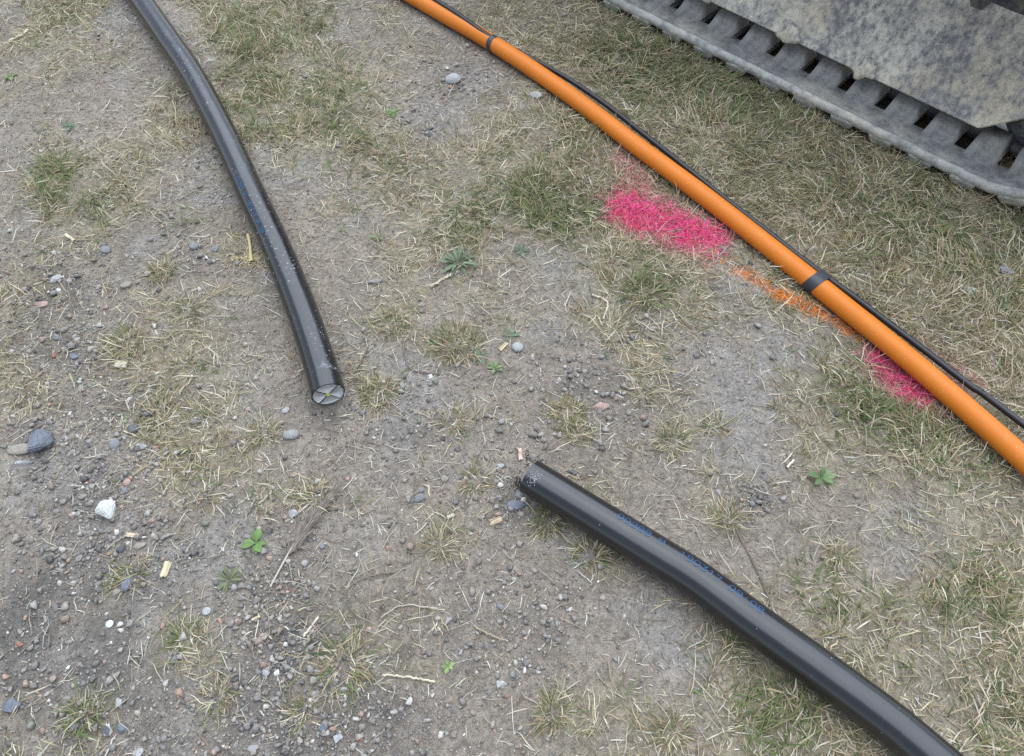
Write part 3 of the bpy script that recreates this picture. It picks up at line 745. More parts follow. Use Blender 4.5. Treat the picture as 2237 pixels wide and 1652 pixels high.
# where the lettering of the left cable sits: from the photo the last digit ends near (578, 545)
def s_at(P_, x, y, zz):
    q = G(x, y, zz); return float(frames(P_)[3][np.argmin(np.linalg.norm(P_ - q, axis=1))])
s9 = s_at(path_l, 566, 505, R_CAB)
print_on(cab_l, path_l, R_CAB, '00287 M  190317 09:08', s9 - 16 * 0.0095, 0.88, 0.0105, 0.0095)
dust_patch(cab_l, path_l, R_CAB, [(Ll - 0.045, 1.75, 0.0035, 0.10, 60), (Ll - 0.042, 2.15, 0.004, 0.12, 45), (Ll - 0.038, 2.5, 0.004, 0.10, 20), (Ll - 0.12, 1.75, 0.008, 0.08, 30), (Ll - 0.125, 2.3, 0.008, 0.15, 20)], 61)
cab_r = cable('power_cable', path_r, M['cable_r'], 'thick clean black cable with ragged sawn end running off the bottom right')
cut_end(cab_r, path_r, R_CAB, 0, 0.3, 6)
s1 = s_at(path_r, 1355, 1135, R_CAB)
print_on(cab_r, path_r, R_CAB, '00288 M  190317 09:08', s1, 1.76, 0.0110, 0.0129)
dust_patch(cab_r, path_r, R_CAB, [(0.016, 1.15, 0.006, 0.22, 90), (0.02, 1.4, 0.008, 0.2, 20)], 62)

# ------------------------------------------------------------------ orange pipe, thin cable, tape
root = empty('orange_pipe', (0, 0, 0)); tag(root, 'bright orange plastic pipe running diagonally, thin black cable taped to it', 'pipe')
V, F, uv = tube_data(path_p, R_PIPE, 40)
mesh_np('pipe_wall', V, F, M['orange'], parent=root, smooth=True, uv=uv)
V, F, uv = tube_data(path_t, R_THIN, 18)
thin = mesh_np('thin_cable', V, F, M['thin'], smooth=True, uv=uv)
tag(thin, 'thin black cable snaking along the upper side of the orange pipe', 'cable')
def tape(x, y, width, skew, label):
    c = G(x, y, R_PIPE); T, S, U, L = frames(path_p)
    k_ = int(np.argmin(np.linalg.norm(path_p - c, axis=1)))
    rings = []
    for o_ in np.linspace(-width / 2, width / 2, 7):
        s_ = L[k_] + o_
        p = np.array([np.interp(s_, L, path_p[:, q]) for q in range(3)])
        t_, s__, u_ = T[k_], S[k_], U[k_]
        kt = int(np.argmin(np.abs((path_t - p) @ t_) + 5 * (np.linalg.norm(path_t - p, axis=1) > 0.12)))
        q = path_t[kt] - p; q2 = np.array([q @ s__, q @ u_])
        pts = [(R_PIPE + 0.0007) * np.array([math.cos(a), math.sin(a)]) for a in np.linspace(0, 2 * math.pi, 64)] + [q2 + (R_THIN + 0.0007) * np.array([math.cos(a), math.sin(a)]) for a in np.linspace(0, 2 * math.pi, 24)]
        P2 = np.array(pts); cen = q2 * 0.4
        al = np.linspace(0, 2 * math.pi, 56, endpoint=False)
        dirs = np.stack([np.cos(al), np.sin(al)], 1)
        # convex outline as the intersection of half planes, sampled by support function then by ray
        sup = (P2 @ dirs.T).max(0) - dirs @ cen
        ray = np.array([min(sup[m] / max(1e-6, dirs[m] @ d) for m in range(56) if dirs[m] @ d > 0.05) for d in dirs])
        W = p + (cen[None] + ray[:, None] * dirs) @ np.stack([s__, u_]) + t_ * (skew * ray * np.sin(al))[:, None]
        rings.append(W)
    V = np.concatenate(rings); n_ = 56
    F = np.array([[a * n_ + b, a * n_ + (b + 1) % n_, (a + 1) * n_ + (b + 1) % n_, (a + 1) * n_ + b] for a in range(6) for b in range(n_)])
    o = mesh_np('tape_band', V, F, M['tape'], parent=root, smooth=True)
    o['label'] = label
tape(1076, 98, 0.016, -0.1, 'narrow black tape band near the top of the pipe')
tape(1780, 618, 0.026, 0.25, 'wide black tape band round pipe and thin cable')

# ------------------------------------------------------------------ rubber track of the digger
TR_A, TR_B = -1.05, 0.60          # axle positions along the run
ZB, RAD = 0.045, 0.270            # inner face of the bottom run, radius to the inner face at the wheels
trk = empty('excavator_track', tuple(T0), math.atan2(TD[1], TD[0])); tag(trk, 'muddy rubber crawler track with clay-caked side frame at the top right', 'crawler track')
# local frame: x along the run, y = -outward ... keep outward explicit
OUT = 1.0 if np.allclose(np.array([-TD[1], TD[0], 0]), TN, atol=1e-3) else -1.0
def loop_path():
    pts, nrm = [], []
    zc = ZB + RAD
    for s_ in np.linspace(TR_A, TR_B, 80, endpoint=False): pts.append((s_, ZB)); nrm.append((0, 1))
    for a in np.linspace(-math.pi / 2, math.pi / 2, 36, endpoint=False): pts.append((TR_B + RAD * math.cos(a), zc + RAD * math.sin(a))); nrm.append((-math.cos(a), -math.sin(a)))
    for s_ in np.linspace(TR_B, TR_A, 80, endpoint=False): pts.append((s_, zc + RAD)); nrm.append((0, -1))
    for a in np.linspace(math.pi / 2, 1.5 * math.pi, 36, endpoint=False): pts.append((TR_A + RAD * math.cos(a), zc + RAD * math.sin(a))); nrm.append((-math.cos(a), -math.sin(a)))
    return np.array(pts), np.array(nrm)
LP, LN = loop_path()
SEG = np.concatenate([[0], np.cumsum(np.linalg.norm(np.diff(np.vstack([LP, LP[:1]]), axis=0), axis=1))])
PITCH = SEG[-1] / round(SEG[-1] / 0.107)
def on_loop(s_):
    s_ %= SEG[-1]; k_ = min(len(LP) - 1, int(np.searchsorted(SEG, s_, side='right') - 1)); f_ = (s_ - SEG[k_]) / (SEG[k_ + 1] - SEG[k_])
    p = LP[k_] * (1 - f_) + LP[(k_ + 1) % len(LP)] * f_; nn = LN[k_] * (1 - f_) + LN[(k_ + 1) % len(LN)] * f_
    return p, math.atan2(-nn[0], nn[1])       # angle about the axle so that local z points inwards
s_first = 0.343 - 0.022 - TR_A - 0.0535       # lug centres fall between the dark gaps seen in the photo
PROF = [(-.30, 0), (-.16, 0), (-.066, 0.0), (-.016, -.001), (-.009, -.0018), (-.0065, -.0050), (-.0035, -.0048), (-.001, -.0010), (.004, .0002), (.009, -.0025), (.0125, -.009), (.0125, -.017), (.008, -.024), (0, -.028), (-.066, -.029), (-.16, -.029), (-.30, -.029)]
nV = len(PROF); NL = int(round(SEG[-1] / PITCH)); n_ = NL * 7; V = []
for q in range(n_):                                       # seven stations to a link; two of them span the sprocket hole
    (a, zz), an = on_loop(s_first + PITCH * (q / 7.0 + 0.5 - 1.5 / 7.0))
    na, nz = -math.sin(an), math.cos(an)
    jit = 0.0012 * math.sin(q * 1.7) + 0.001 * math.sin(q * 0.61)
    for (o_, h_) in PROF: V.append((a + na * h_, OUT * (o_ + (jit if o_ > -.002 else 0)), zz + nz * h_))
F, RF = [], []
for a in range(n_):
    hole = a % 7 in (0, 1, 2)
    for b in range(nV):
        f_ = [a * nV + b, a * nV + (b + 1) % nV, ((a + 1) % n_) * nV + (b + 1) % nV, ((a + 1) % n_) * nV + b]
        if hole and b in (1, 14): continue
        (RF if 5 <= b <= 13 else F).append(f_)
    if hole:
        a2 = (a + 1) % n_
        F += [[a * nV + 1, a * nV + 15, a2 * nV + 15, a2 * nV + 1], [a * nV + 2, a2 * nV + 2, a2 * nV + 14, a * nV + 14]]
        if a % 7 == 0: F.append([a * nV + 1, a * nV + 2, a * nV + 14, a * nV + 15])
        if a % 7 == 2: F.append([a2 * nV + 1, a2 * nV + 15, a2 * nV + 14, a2 * nV + 2])
F, RF = np.array(F), np.array(RF)
if OUT > 0: F, RF = F[:, ::-1], RF[:, ::-1]
belt = mesh_np('track_belt', V, F, M['rubber'], parent=trk, smooth=False)
mesh_np('belt_rim', V, RF, M['lug'], parent=trk, smooth=True)
def wedge(name, rows, mat, bev=0.004, seg=2):
    """loft of closed rings"""
    bm = bmesh.new(); rings = [[bm.verts.new(p) for p in rw] for rw in rows]
    k_ = len(rows[0])
    for a in range(len(rings) - 1):
        for b in range(k_): bm.faces.new((rings[a][b], rings[a][(b + 1) % k_], rings[a + 1][(b + 1) % k_], rings[a + 1][b]))
    bm.faces.new(rings[0][::-1]); bm.faces.new(rings[-1])
    bmesh.ops.recalc_face_normals(bm, faces=bm.faces)
    if bev: bmesh.ops.bevel(bm, geom=bm.edges[:], offset=bev, segments=seg, affect='EDGES', clamp_overlap=True)
    me = bpy.data.meshes.new(name); bm.to_mesh(me); bm.free()
    for p in me.polygons: p.use_smooth = True
    me.materials.append(mat); return me
# drive lugs on the inner face: low ramps that rise inwards, dark gaps between them
lug_me = wedge('drive_lug', [[(-.039, OUT * -.040, -.002), (.039, OUT * -.040, -.002), (.039, OUT * -.150, -.002), (-.039, OUT * -.150, -.002)],
                             [(-.038, OUT * -.050, .001), (.036, OUT * -.050, .001), (.036, OUT * -.150, .002), (-.038, OUT * -.150, .002)],
                             [(-.037, OUT * -.070, .008), (.033, OUT * -.070, .010), (.033, OUT * -.150, .010), (-.037, OUT * -.150, .010)],
                             [(-.034, OUT * -.094, .030), (.026, OUT * -.094, .034), (.026, OUT * -.145, .036), (-.034, OUT * -.145, .036)]], M['rubber'], 0.005, 2)
tread_me = wedge('tread_lug', [[(-.036, OUT * .0095, -.012), (.036, OUT * .0095, -.012), (.036, OUT * -.295, -.020), (-.036, OUT * -.295, -.020)],
                               [(-.030, OUT * .0125, -.030), (.030, OUT * .0125, -.030), (.030, OUT * -.290, -.032), (-.030, OUT * -.290, -.032)],
                               [(-.022, OUT * .0060, -.047), (.022, OUT * .0060, -.047), (.024, OUT * -.285, -.049), (-.024, OUT * -.285, -.049)]], M['lug'], 0.004, 2)
for q in range(int(round(SEG[-1] / PITCH))):
    for me, ph in ((lug_me, 0.0), (tread_me, 0.0)):
        p, an = on_loop(s_first + q * PITCH + ph)
        o = link(bpy.data.objects.new(me.name, me), trk); o.location = (p[0], 0, p[1]); o.rotation_euler = (0, -an, 0)
# side frame: sloping plate folded from steel, lower edge chamfered up at the idler
def extr(name, outline, y0f, y1, mat, parent, bev=0.004):
    """outline in (along, z); outer offset y0f(z), inner offset y1"""
    bm = bmesh.new()
    a_ = [bm.verts.new((s_, OUT * y0f(zz), zz)) for s_, zz in outline]; b_ = [bm.verts.new((s_, OUT * y1, zz)) for s_, zz in outline]
    k_ = len(outline)
    bm.faces.new(a_); bm.faces.new(b_[::-1])
    for q in range(k_): bm.faces.new((a_[q], b_[q], b_[(q + 1) % k_], a_[(q + 1) % k_]))
    bmesh.ops.recalc_face_normals(bm, faces=bm.faces)
    bmesh.ops.bevel(bm, geom=bm.edges[:], offset=bev, segments=2, affect='EDGES', clamp_overlap=True)
    return mesh_bm(name, bm, mat, parent, smooth=False)
slope = lambda zz: -0.072 - 0.72 * (zz - 0.100)
fr = extr('side_frame', [(-0.93, 0.150), (-0.86, 0.100), (0.548, 0.100), (0.63, 0.155), (0.72, 0.19), (0.73, 0.26), (0.70, 0.298), (-0.90, 0.298)], slope, -0.255, M['plate'], trk)
for a_, sz_ in ((-0.48, .026), (-0.235, .024), (0.030, .028), (0.247, .029)):
    bm = bmesh.new(); bmesh.ops.create_icosphere(bm, subdivisions=3, radius=1.0)
    rr = np.random.default_rng(int(abs(a_) * 1000))
    f_ = rr.uniform(2, 5, 6)
    for v in bm.verts:
        k_ = 1 + 0.16 * math.sin(f_[0] * v.co.x + f_[1] * v.co.z) + 0.12 * math.sin(f_[2] * 2 * v.co.z - f_[3] * v.co.x + 1) + rr.normal(0, 0.03)
        v.co = Vector((v.co.x * sz_ * 1.1 * k_, v.co.y * 0.011 * k_, v.co.z * sz_ * 0.9 * k_))
    o = mesh_bm('clay_covered_bolt', bm, M['plate'], fr, smooth=True); o.location = (a_, OUT * (slope(0.114) + 0.003), 0.114); o.rotation_euler = (OUT * 0.62, 0, 0)
extr('upper_frame', [(-0.80, 0.25), (0.50, 0.25), (0.50, 0.46), (-0.80, 0.46)], lambda zz: -0.262, -0.29, M['steel'], trk)
def wheel(name, a, r_, y0, y1, mat):
    bm = bmesh.new(); prof = [(0.02, y0 + .004), (r_ * .35, y0 + .004), (r_ * .42, y0 - .012), (r_ * .80, y0 - .014), (r_ * .86, y0), (r_ * .97, y0), (r_, y0 - .006), (r_, y1)]
    rings = [[bm.verts.new((rr * math.cos(t), OUT * yy, rr * math.sin(t))) for t in np.linspace(0, 2 * math.pi, 48, endpoint=False)] for rr, yy in prof]
    for a_ in range(len(rings) - 1):
        for b in range(48): bm.faces.new((rings[a_][b], rings[a_][(b + 1) % 48], rings[a_ + 1][(b + 1) % 48], rings[a_ + 1][b]))
    bm.faces.new(rings[0]); bm.faces.new(rings[-1]); bmesh.ops.recalc_face_normals(bm, faces=bm.faces)
    o = mesh_bm(name, bm, mat, trk, smooth=True); o.location = (a, 0, ZB + RAD); return o
wheel('idler_wheel', TR_B, 0.232, -0.200, -0.25, M['steel'])
wheel('drive_sprocket', TR_A, 0.232, -0.200, -0.25, M['steel'])
o = wheel('front_roller', 0.655, 0.095, -0.150, -0.24, M['steel']); o.location.z = 0.150
for a_ in (-0.62, -0.30, 0.02, 0.32):
    o = wheel('track_roller', a_, 0.045, -0.16, -0.26, M['steel']); o.location.z = ZB + 0.04 + 0.046

# ------------------------------------------------------------------ distinct stones
def rock(x, y, px, col, label, asp=1.0, flat=0.55, seed=0, round_=False, rz=None, sink=0.45):
    m_ = mpp(x, y) * px * 0.5; c = G(x, y); rr = np.random.default_rng(900 + seed)
    bm = bmesh.new()
    if round_:
        bmesh.ops.create_icosphere(bm, subdivisions=3, radius=1.0)
        f1, f2 = rr.uniform(1.5, 3, 3), rr.uniform(0, 6, 3)
        for v in bm.verts: v.co *= 1 + 0.09 * math.sin(f1[0] * v.co.x + f2[0]) + 0.08 * math.sin(f1[1] * v.co.y + f2[1]) + 0.06 * math.sin(f1[2] * 1.7 * v.co.z + f2[2])
    else:
        p = rr.normal(size=(13, 3)); p /= np.linalg.norm(p, axis=1)[:, None]; p *= rr.uniform(0.85, 1.08, (13, 1))
        for q in p: bm.verts.new(q)
        bmesh.ops.convex_hull(bm, input=bm.verts)
        bmesh.ops.delete(bm, geom=[v for v in bm.verts if not v.link_faces], context='VERTS')
        bmesh.ops.dissolve_limit(bm, angle_limit=0.28, verts=bm.verts, edges=bm.edges)
        bmesh.ops.bevel(bm, geom=bm.edges[:], offset=0.09, segments=2, affect='EDGES', clamp_overlap=True)
        bmesh.ops.triangulate(bm, faces=bm.faces)
        for _ in range(1): bmesh.ops.subdivide_edges(bm, edges=bm.edges[:], cuts=1, use_grid_fill=True)
        for v in bm.verts: v.co *= 1 + rr.normal(0, 0.018)
    for v in bm.verts: v.co = Vector((v.co.x * m_ * (asp ** .5), v.co.y * m_ / (asp ** .5), v.co.z * m_ * flat))
    me = bpy.data.meshes.new('stone'); bm.to_mesh(me); bm.free()
    a = me.color_attributes.new('Col', 'FLOAT_COLOR', 'POINT')
    cv = np.ones((len(me.vertices), 4), dtype=np.float32); cv[:, :3] = np.array(col) * rr.uniform(0.93, 1.07, (len(me.vertices), 1))
    a.data.foreach_set('color', cv.ravel())
    for p in me.polygons: p.use_smooth = round_
    me.materials.append(M['stone'])
    o = link(bpy.data.objects.new('stone', me)); o.location = (c[0], c[1], float(hgt(c[0], c[1])) + m_ * flat * sink)
    o.rotation_euler = (rr.normal(0, .12), rr.normal(0, .12), rr.uniform(0, 6.28) if rz is None else rz)
    tag(o, label, 'stone', 'single stones on the ground'); return o
DK, BG, GY, LG, TN_, WH, PKS, BR = (0.12, 0.125, 0.135), (0.165, 0.175, 0.20), (0.21, 0.208, 0.205), (0.36, 0.355, 0.345), (0.29, 0.255, 0.21), (0.60, 0.60, 0.56), (0.40, 0.275, 0.235), (0.33, 0.15, 0.105)
ROCKS = [
 (87, 965, 66, BG, 'large dark blue-grey angular rock at the left edge, biggest stone', 1.0, .8, 0, .4), (39, 978, 37, TN_, 'flat tan stone touching the left side of the big dark rock', 1.7, .4, 1, .1),
 (49, 1005, 34, LG, 'pale speckled flat stone just below the big dark rock', 1.8, .4, 0, 0.), (236, 1116, 52, WH, 'large white chalky rock, the only white one its size', 1.05, .8, 0, .9),
 (249, 968, 24, GY, 'smooth round grey pebble right of the big dark rock', 1.2, .55, 1, None), (290, 935, 22, DK, 'dark round pebble beside a pale straw above the white rock', 1.0, .75, 1, None),
 (307, 972, 24, LG, 'pale grey angular stone right of the smooth round grey pebble', 1.3, .5, 0, None), (275, 1051, 18, PKS, 'small pinkish pebble above the white rock', 1.2, .5, 1, None),
 (267, 1070, 21, GY, 'mid grey angular stone just above the white rock', 1.1, .6, 0, None), (259, 1196, 26, DK, 'dark grey speckled stone below the white rock', 1.2, .6, 0, None),
 (298, 1190, 30, TN_, 'long flat brownish grey stone below the split wood sliver', 2.2, .35, 0, .2), (238, 1206, 16, (0.30, 0.22, 0.14), 'small ochre pebble left of the dark speckled stone', 1.2, .5, 0, None),
 (275, 1276, 26, BG, 'upright oval blue-grey stone in the grass tuft by the upright wood chip', 1.4, .6, 1, 1.5), (23, 1542, 40, BG, 'big dark stone at the lower left edge of the picture', 1.25, .7, 0, .2),
 (39, 1408, 20, BR, 'brick red stone near the lower left edge', 1.3, .5, 0, .1), (237, 1362, 17, WH, 'small off-white pebble on bare gritty soil at lower left', 1.2, .6, 1, None),
 (258, 1533, 22, LG, 'pale quartz-flecked stone above the bottom left gravel', 1.3, .6, 0, None), (160, 1587, 18, GY, 'round grey pebble in the bottom left grass tuft', 1.1, .7, 1, None),
 (230, 1597, 28, DK, 'dark stone beside its twin in the bottom left gravel, left one', 1.3, .55, 0, None), (264, 1590, 26, BG, 'dark blue-grey stone beside its twin at bottom left, right one', 1.3, .55, 0, None),
 (302, 1644, 26, LG, 'pale blue-grey stone cut by the bottom edge at left', 1.2, .6, 0, None), (450, 1335, 21, LG, 'round pale grey stone sunk in the soil left of the dense gravel', 1.1, .4, 1, None),
 (1132, 761, 25, LG, 'pale rounded stone beside the grass tuft in the picture centre', 1.15, .7, 1, .3), (1313, 886, 38, PKS, 'flat pinkish granite stone, the largest pink one', 1.5, .4, 0, .3),
 (940, 823, 15, WH, 'small white pebble on bare brown soil right of the left cable end', 1.1, .7, 0, None), (1127, 1105, 40, BG, 'blue-grey slab just below the ragged end of the right cable', 1.7, .45, 0, .15),
 (1167, 1100, 19, GY, 'grey stone tucked against the right cable near its end', 1.2, .6, 0, None), (1134, 1081, 18, GY, 'round grey pebble under the ragged cable end', 1.1, .7, 1, None),
 (1093, 1017, 20, LG, 'pale flat stone left of the ragged cable end', 1.4, .45, 0, None), (972, 1045, 16, TN_, 'tan rounded pebble alone on bare soil in the centre', 1.1, .7, 1, None),
 (915, 1088, 22, GY, 'rounded grey stone, lowest of a small cluster in the centre', 1.3, .6, 1, .6), (920, 1070, 15, GY, 'rounded grey stone, topmost of a small cluster in the centre', 1.1, .6, 0, None),
 (636, 950, 27, (0.30, 0.295, 0.28), 'smooth oval pebble on bare soil below the left cable end', 1.25, .7, 1, .25), (625, 897, 16, LG, 'small pale pebble left of the left cable end', 1.3, .6, 1, None),
 (817, 954, 10, WH, 'tiny bright white pebble below the tuft near the left cable end', 1.1, .7, 0, None), (821, 617, 28, (0.25, 0.225, 0.20), 'flat taupe stone between the left cable and the rosette weed', 1.9, .35, 0, .15),
 (542, 893, 14, PKS, 'small orange-pink pebble among metal flakes left of the cable end', 1.4, .5, 0, None), (1645, 1098, 15, GY, 'round grey pebble in the dark grit patch above the right cable', 1.0, .8, 1, None),
 (1254, 1030, 24, DK, 'dark flat stone on soil behind the right cable end', 1.7, .4, 0, -.3), (989, 176, 34, LG, 'pale round half-buried stone left of the pipe near the upper tape', 1.3, .45, 1, .1),
 (1170, 209, 26, LG, 'pale half-buried stone close to the lower side of the orange pipe', 1.4, .35, 1, None), (642, 1123, 25, LG, 'pale grey angular stone beside the dry plume', 1.4, .55, 0, -.5),
 (703, 1192, 15, GY, 'grey pebble right of the dry plume', 1.3, .6, 1, None), (707, 1590, 24, BG, 'blue-grey stone in the dense bottom gravel, right of the white one', 1.1, .65, 0, None),
 (739, 1617, 24, LG, 'pale grey stone in the bottom gravel near the reddish pebble', 1.2, .6, 0, None), (581, 1473, 25, LG, 'light grey stone, largest in the dense gravel stream', 1.1, .65, 0, None),
 (606, 1469, 16, WH, 'white pebble right beside the largest stone of the gravel stream', 1.2, .6, 0, None), (678, 1532, 16, WH, 'bright white pebble at the lower right of the gravel stream', 1.2, .6, 0, None),
 (788, 1619, 18, BR, 'reddish pebble in the gravel near the bottom edge', 1.3, .6, 0, None), (553, 1635, 24, LG, 'pale bluish stone at the bottom edge under the gravel stream', 1.3, .5, 0, None),
 (1095, 1497, 25, (0.44, 0.43, 0.41), 'pale elongated stone at bottom centre right of the small clover weed', 1.8, .5, 0, -.35), (1094, 1327, 15, GY, 'round grey pebble on soil at lower centre', 1.2, .7, 1, None),
 (804, 1374, 13, PKS, 'small pink pebble among brown stems at lower centre', 1.2, .7, 1, None), (978, 1360, 17, DK, 'dark pebble above the pale elongated stone at lower centre', 1.2, .6, 0, None),
 (1108, 1522, 13, BR, 'dark red chip of stone below the pale elongated stone', 1.3, .5, 0, None), (2120, 640, 36, (0.46, 0.44, 0.40), 'whitish elongated lump in the grass far right of the pipe', 2.6, .5, 0, -.3),
 (2197, 596, 32, (0.27, 0.28, 0.30), 'flat bluish grey stone on a bare spot near the right edge', 1.9, .35, 0, 0.), (130, 636, 15, WH, 'small whitish stone in the gravel at the upper left', 1.4, .5, 0, None),
 (126, 612, 27, LG, 'light grey broad stone just above the small whitish stone at left', 1.5, .4, 0, None), (94, 665, 28, PKS, 'pinkish grey flat stone at the upper left gravel', 1.7, .35, 0, .1),
 (277, 627, 21, TN_, 'tan oblong pebble left of the left cable', 1.4, .6, 1, .7), (233, 550, 23, GY, 'half-buried grey stone on bare soil upper left of the tan pebble', 1.3, .45, 1, None),
 (427, 543, 21, GY, 'rounded grey pebble near the yellow root, left one', 1.3, .6, 1, None), (472, 550, 16, GY, 'rounded grey pebble near the yellow root, right one', 1.2, .6, 1, None),
 (123, 735, 21, GY, 'grey angular stone among dry grass at the left edge', 1.3, .5, 0, None), (116, 776, 15, BR, 'small orange-brown stone among dry grass at left', 1.2, .6, 0, None),
 (157, 777, 29, BG, 'flat blue-grey stone right of the small orange-brown stone', 1.5, .35, 0, .2)]
for q, (x, y, px, c, lab, asp, flat, rd, rz) in enumerate(ROCKS):
    rock(x, y, px, c, lab, asp, flat, q, bool(rd), rz)

# ------------------------------------------------------------------ single grass tufts on the bare ground
def tuft(x, y, px, green, label, n=150, tall=1.0, seed=0, up=0.0, narrow=1.0):
    c = G(x, y); R = mpp(x, y) * px; rr = np.random.default_rng(2000 + seed)
    ra, rad = rr.uniform(0, 6.283, n), R * 0.62 * np.sqrt(rr.random(n))
    tx, ty = c[0] + rad * np.cos(ra), c[1] + rad * np.sin(ra)
    col = blade_colors(n, np.clip(rr.normal(green, 0.15, n), 0, 1), rr, 0.04)
    V, F, C = blades(tx, ty, hgt(tx, ty) - 0.001, ra + rr.normal(0, 0.7, n), np.clip(rr.normal(0.75 - up, 0.35, n) + 0.5 * rad / R, 0.05, 1.5),
                     np.clip(rr.gamma(6, 1 / 6.0, n) * 0.026 * tall, .008, .07), rr.uniform(.0009, .0019, n) * narrow, rr.uniform(.1, .8, n), col, rr)
    o = mesh_np('grass_tuft', V - np.array([c[0], c[1], 0]), F, M['grass'], C); o.location = (c[0], c[1], 0)
    tag(o, label, 'grass tuft', 'single grass tufts'); return o
TUFTS = [(830, 857, 52, .40, 'round grass tuft right beside the sawn end of the left cable', 230), (990, 918, 40, .30, 'thin straw grass tuft midway between the two cable ends', 130),
 (1238, 905, 46, .30, 'wide straw grass tuft behind the right cable end, upper half', 210), (1265, 945, 40, .25, 'pale grass tuft just below the wide straw tuft behind the right cable', 150),
 (1405, 858, 36, .40, 'small grass tuft on bare soil above the right cable', 110), (1040, 1052, 38, .28, 'small straw tuft left of the ragged cable end', 140),
 (1195, 1140, 46, .45, 'grass tuft under the near side of the right cable close to its end', 180), (960, 1192, 44, .28, 'dry grass tuft on soil left of the lower right cable', 170),
 (1288, 1215, 46, .38, 'dry grass tuft touching the lower side of the right cable', 190), (1592, 1132, 38, .22, 'pale bleached tuft with white stems above the right cable', 200),
 (1832, 1212, 36, .30, 'spiky dry tuft on soil right of the printed cable', 140), (855, 712, 44, .50, 'tuft with tall green blades right of the left cable', 150),
 (1000, 755, 70, .36, 'broad straw tuft near the picture centre', 330), (350, 598, 40, .42, 'olive tuft left of the left cable beside pebbles', 170),
 (340, 905, 44, .25, 'straw tuft left of centre among metal flakes', 180), (575, 945, 40, .25, 'straw tuft just left of the smooth oval pebble', 170),
 (400, 1392, 48, .55, 'green and straw tuft left of the gravel stream', 190), (180, 1562, 46, .55, 'green tuft at the bottom left corner', 170),
 (470, 1525, 42, .35, 'thin olive tuft left of the bottom gravel', 120), (280, 1262, 44, .40, 'sprawling tuft left of the upright wood chip', 140),
 (410, 680, 40, .30, 'dry tuft left of the cable above the metal flakes', 150), (275, 745, 56, .30, 'wide dry tuft left of the cable above the square chip', 240),
 (1470, 965, 46, .35, 'straw tuft above the right cable, level with its end', 190), (1565, 930, 34, .25, 'small dry tuft right of the straw tuft above the cable', 110),
 (690, 1085, 34, .15, 'reddish dry tuft above the tip of the dry plume', 110), (660, 1555, 34, .30, 'small olive tuft at the right edge of the bottom gravel', 110),
 (1210, 1560, 46, .20, 'pale dry tuft at the bottom, left of the right cable', 200), (1465, 1600, 46, .22, 'pale straw tuft near the bottom edge below the right cable', 200),
 (1010, 515, 40, .8, 'lush green tuft above the grey-green rosette', 130), (1170, 410, 75, .75, 'tall green tussock left of the large pink mark', 420), (1410, 640, 62, .55, 'dense green-based tussock below the large pink mark', 330),
 (1480, 120, 70, .45, 'tall pale tussock left of the track', 330), (560, 100, 80, .35, 'broad bushy tussock right of the speckled cable near the top', 420), (2100, 905, 30, .5, 'grass blades leaning over the near side of the orange pipe', 60)]
for q, (x, y, px, gn, lab, n_) in enumerate(TUFTS):
    big = px > 60
    tuft(x, y, px, gn, lab, n_, 1.35 if big else (1.7 if 'leaning' in lab else 1.0), q, 0.2 if big else 0.0)
# dark trampled tussock with mulch at lower centre
tuft(750, 1450, 74, .45, 'dark flattened tussock with brown mulch at lower centre', 340, 1.1, 77, -0.35, 1.6)

# ------------------------------------------------------------------ broad leaved weeds
def weed(name, x, y, px, n, wr, col, label, seed, tilt=1.38, notch=0.0):
    c = G(x, y); R = mpp(x, y) * px; rr = np.random.default_rng(3000 + seed)
    root = empty(name, (c[0], c[1], float(hgt(c[0], c[1])))); tag(root, label, 'weed')
    a0 = rr.uniform(0, 6.28)
    for q in range(n):
        a = a0 + q * 2 * math.pi / n + rr.normal(0, .25); L_ = R * rr.uniform(.65, 1.1); W_ = L_ * wr * rr.uniform(.8, 1.15); ti = tilt + rr.normal(0, .15)
        ts = np.linspace(0, 1, 8); wd_ = np.array([.10, .16, .55, .92, 1.0, .85, .5, .03]) * W_ * .5
        if notch: wd_ = wd_ * (1 + notch * np.array([0, -.3, .3, -.4, .35, -.4, .3, 0]))
        V, F = [], []
        for k_, t in enumerate(ts):
            r_ = L_ * t * math.sin(ti); h_ = L_ * (t * math.cos(ti) + 0.12 * math.sin(t * 3.0)) + 0.0015
            for sx in (-1, 0, 1):
                V.append((r_ * math.cos(a) - sx * wd_[k_] * math.sin(a), r_ * math.sin(a) + sx * wd_[k_] * math.cos(a), h_ + abs(sx) * wd_[k_] * .28))
        for k_ in range(7):
            for s_ in (0, 1): F.append([k_ * 3 + s_, k_ * 3 + s_ + 1, k_ * 3 + s_ + 4, k_ * 3 + s_ + 3])
        cc = np.array(col) * rr.uniform(.75, 1.25); C = np.tile(cc, (24, 1)); C[1::3] *= 1.25
        mesh_np('leaf', V, np.array(F), M['leaf'], C, parent=root, smooth=True)
WG, WO, WD, WP = (0.115, 0.215, 0.055), (0.135, 0.150, 0.070), (0.105, 0.150, 0.085), (0.20, 0.27, 0.10)
weed('plantain_weed', 560, 1187, 31, 7, .55, (0.13, 0.21, 0.065), 'bright green broad-leaved weed on soil at lower left', 1)
weed('rosette_weed', 500, 1268, 40, 13, .16, WO, 'olive weed rosette with narrow strap leaves below the bright green one', 2)
weed('seedling_weed', 980, 1456, 17, 5, .6, WP, 'small pale green clover-like weed at bottom centre', 3)
weed('plantain_weed', 1080, 808, 26, 6, .45, (0.15, 0.20, 0.085), 'flat muted green weed on bare brown soil in the centre', 4)
weed('plantain_weed', 1797, 1043, 32, 8, .42, (0.13, 0.19, 0.075), 'leafy green weed on soil right of the right cable', 5)
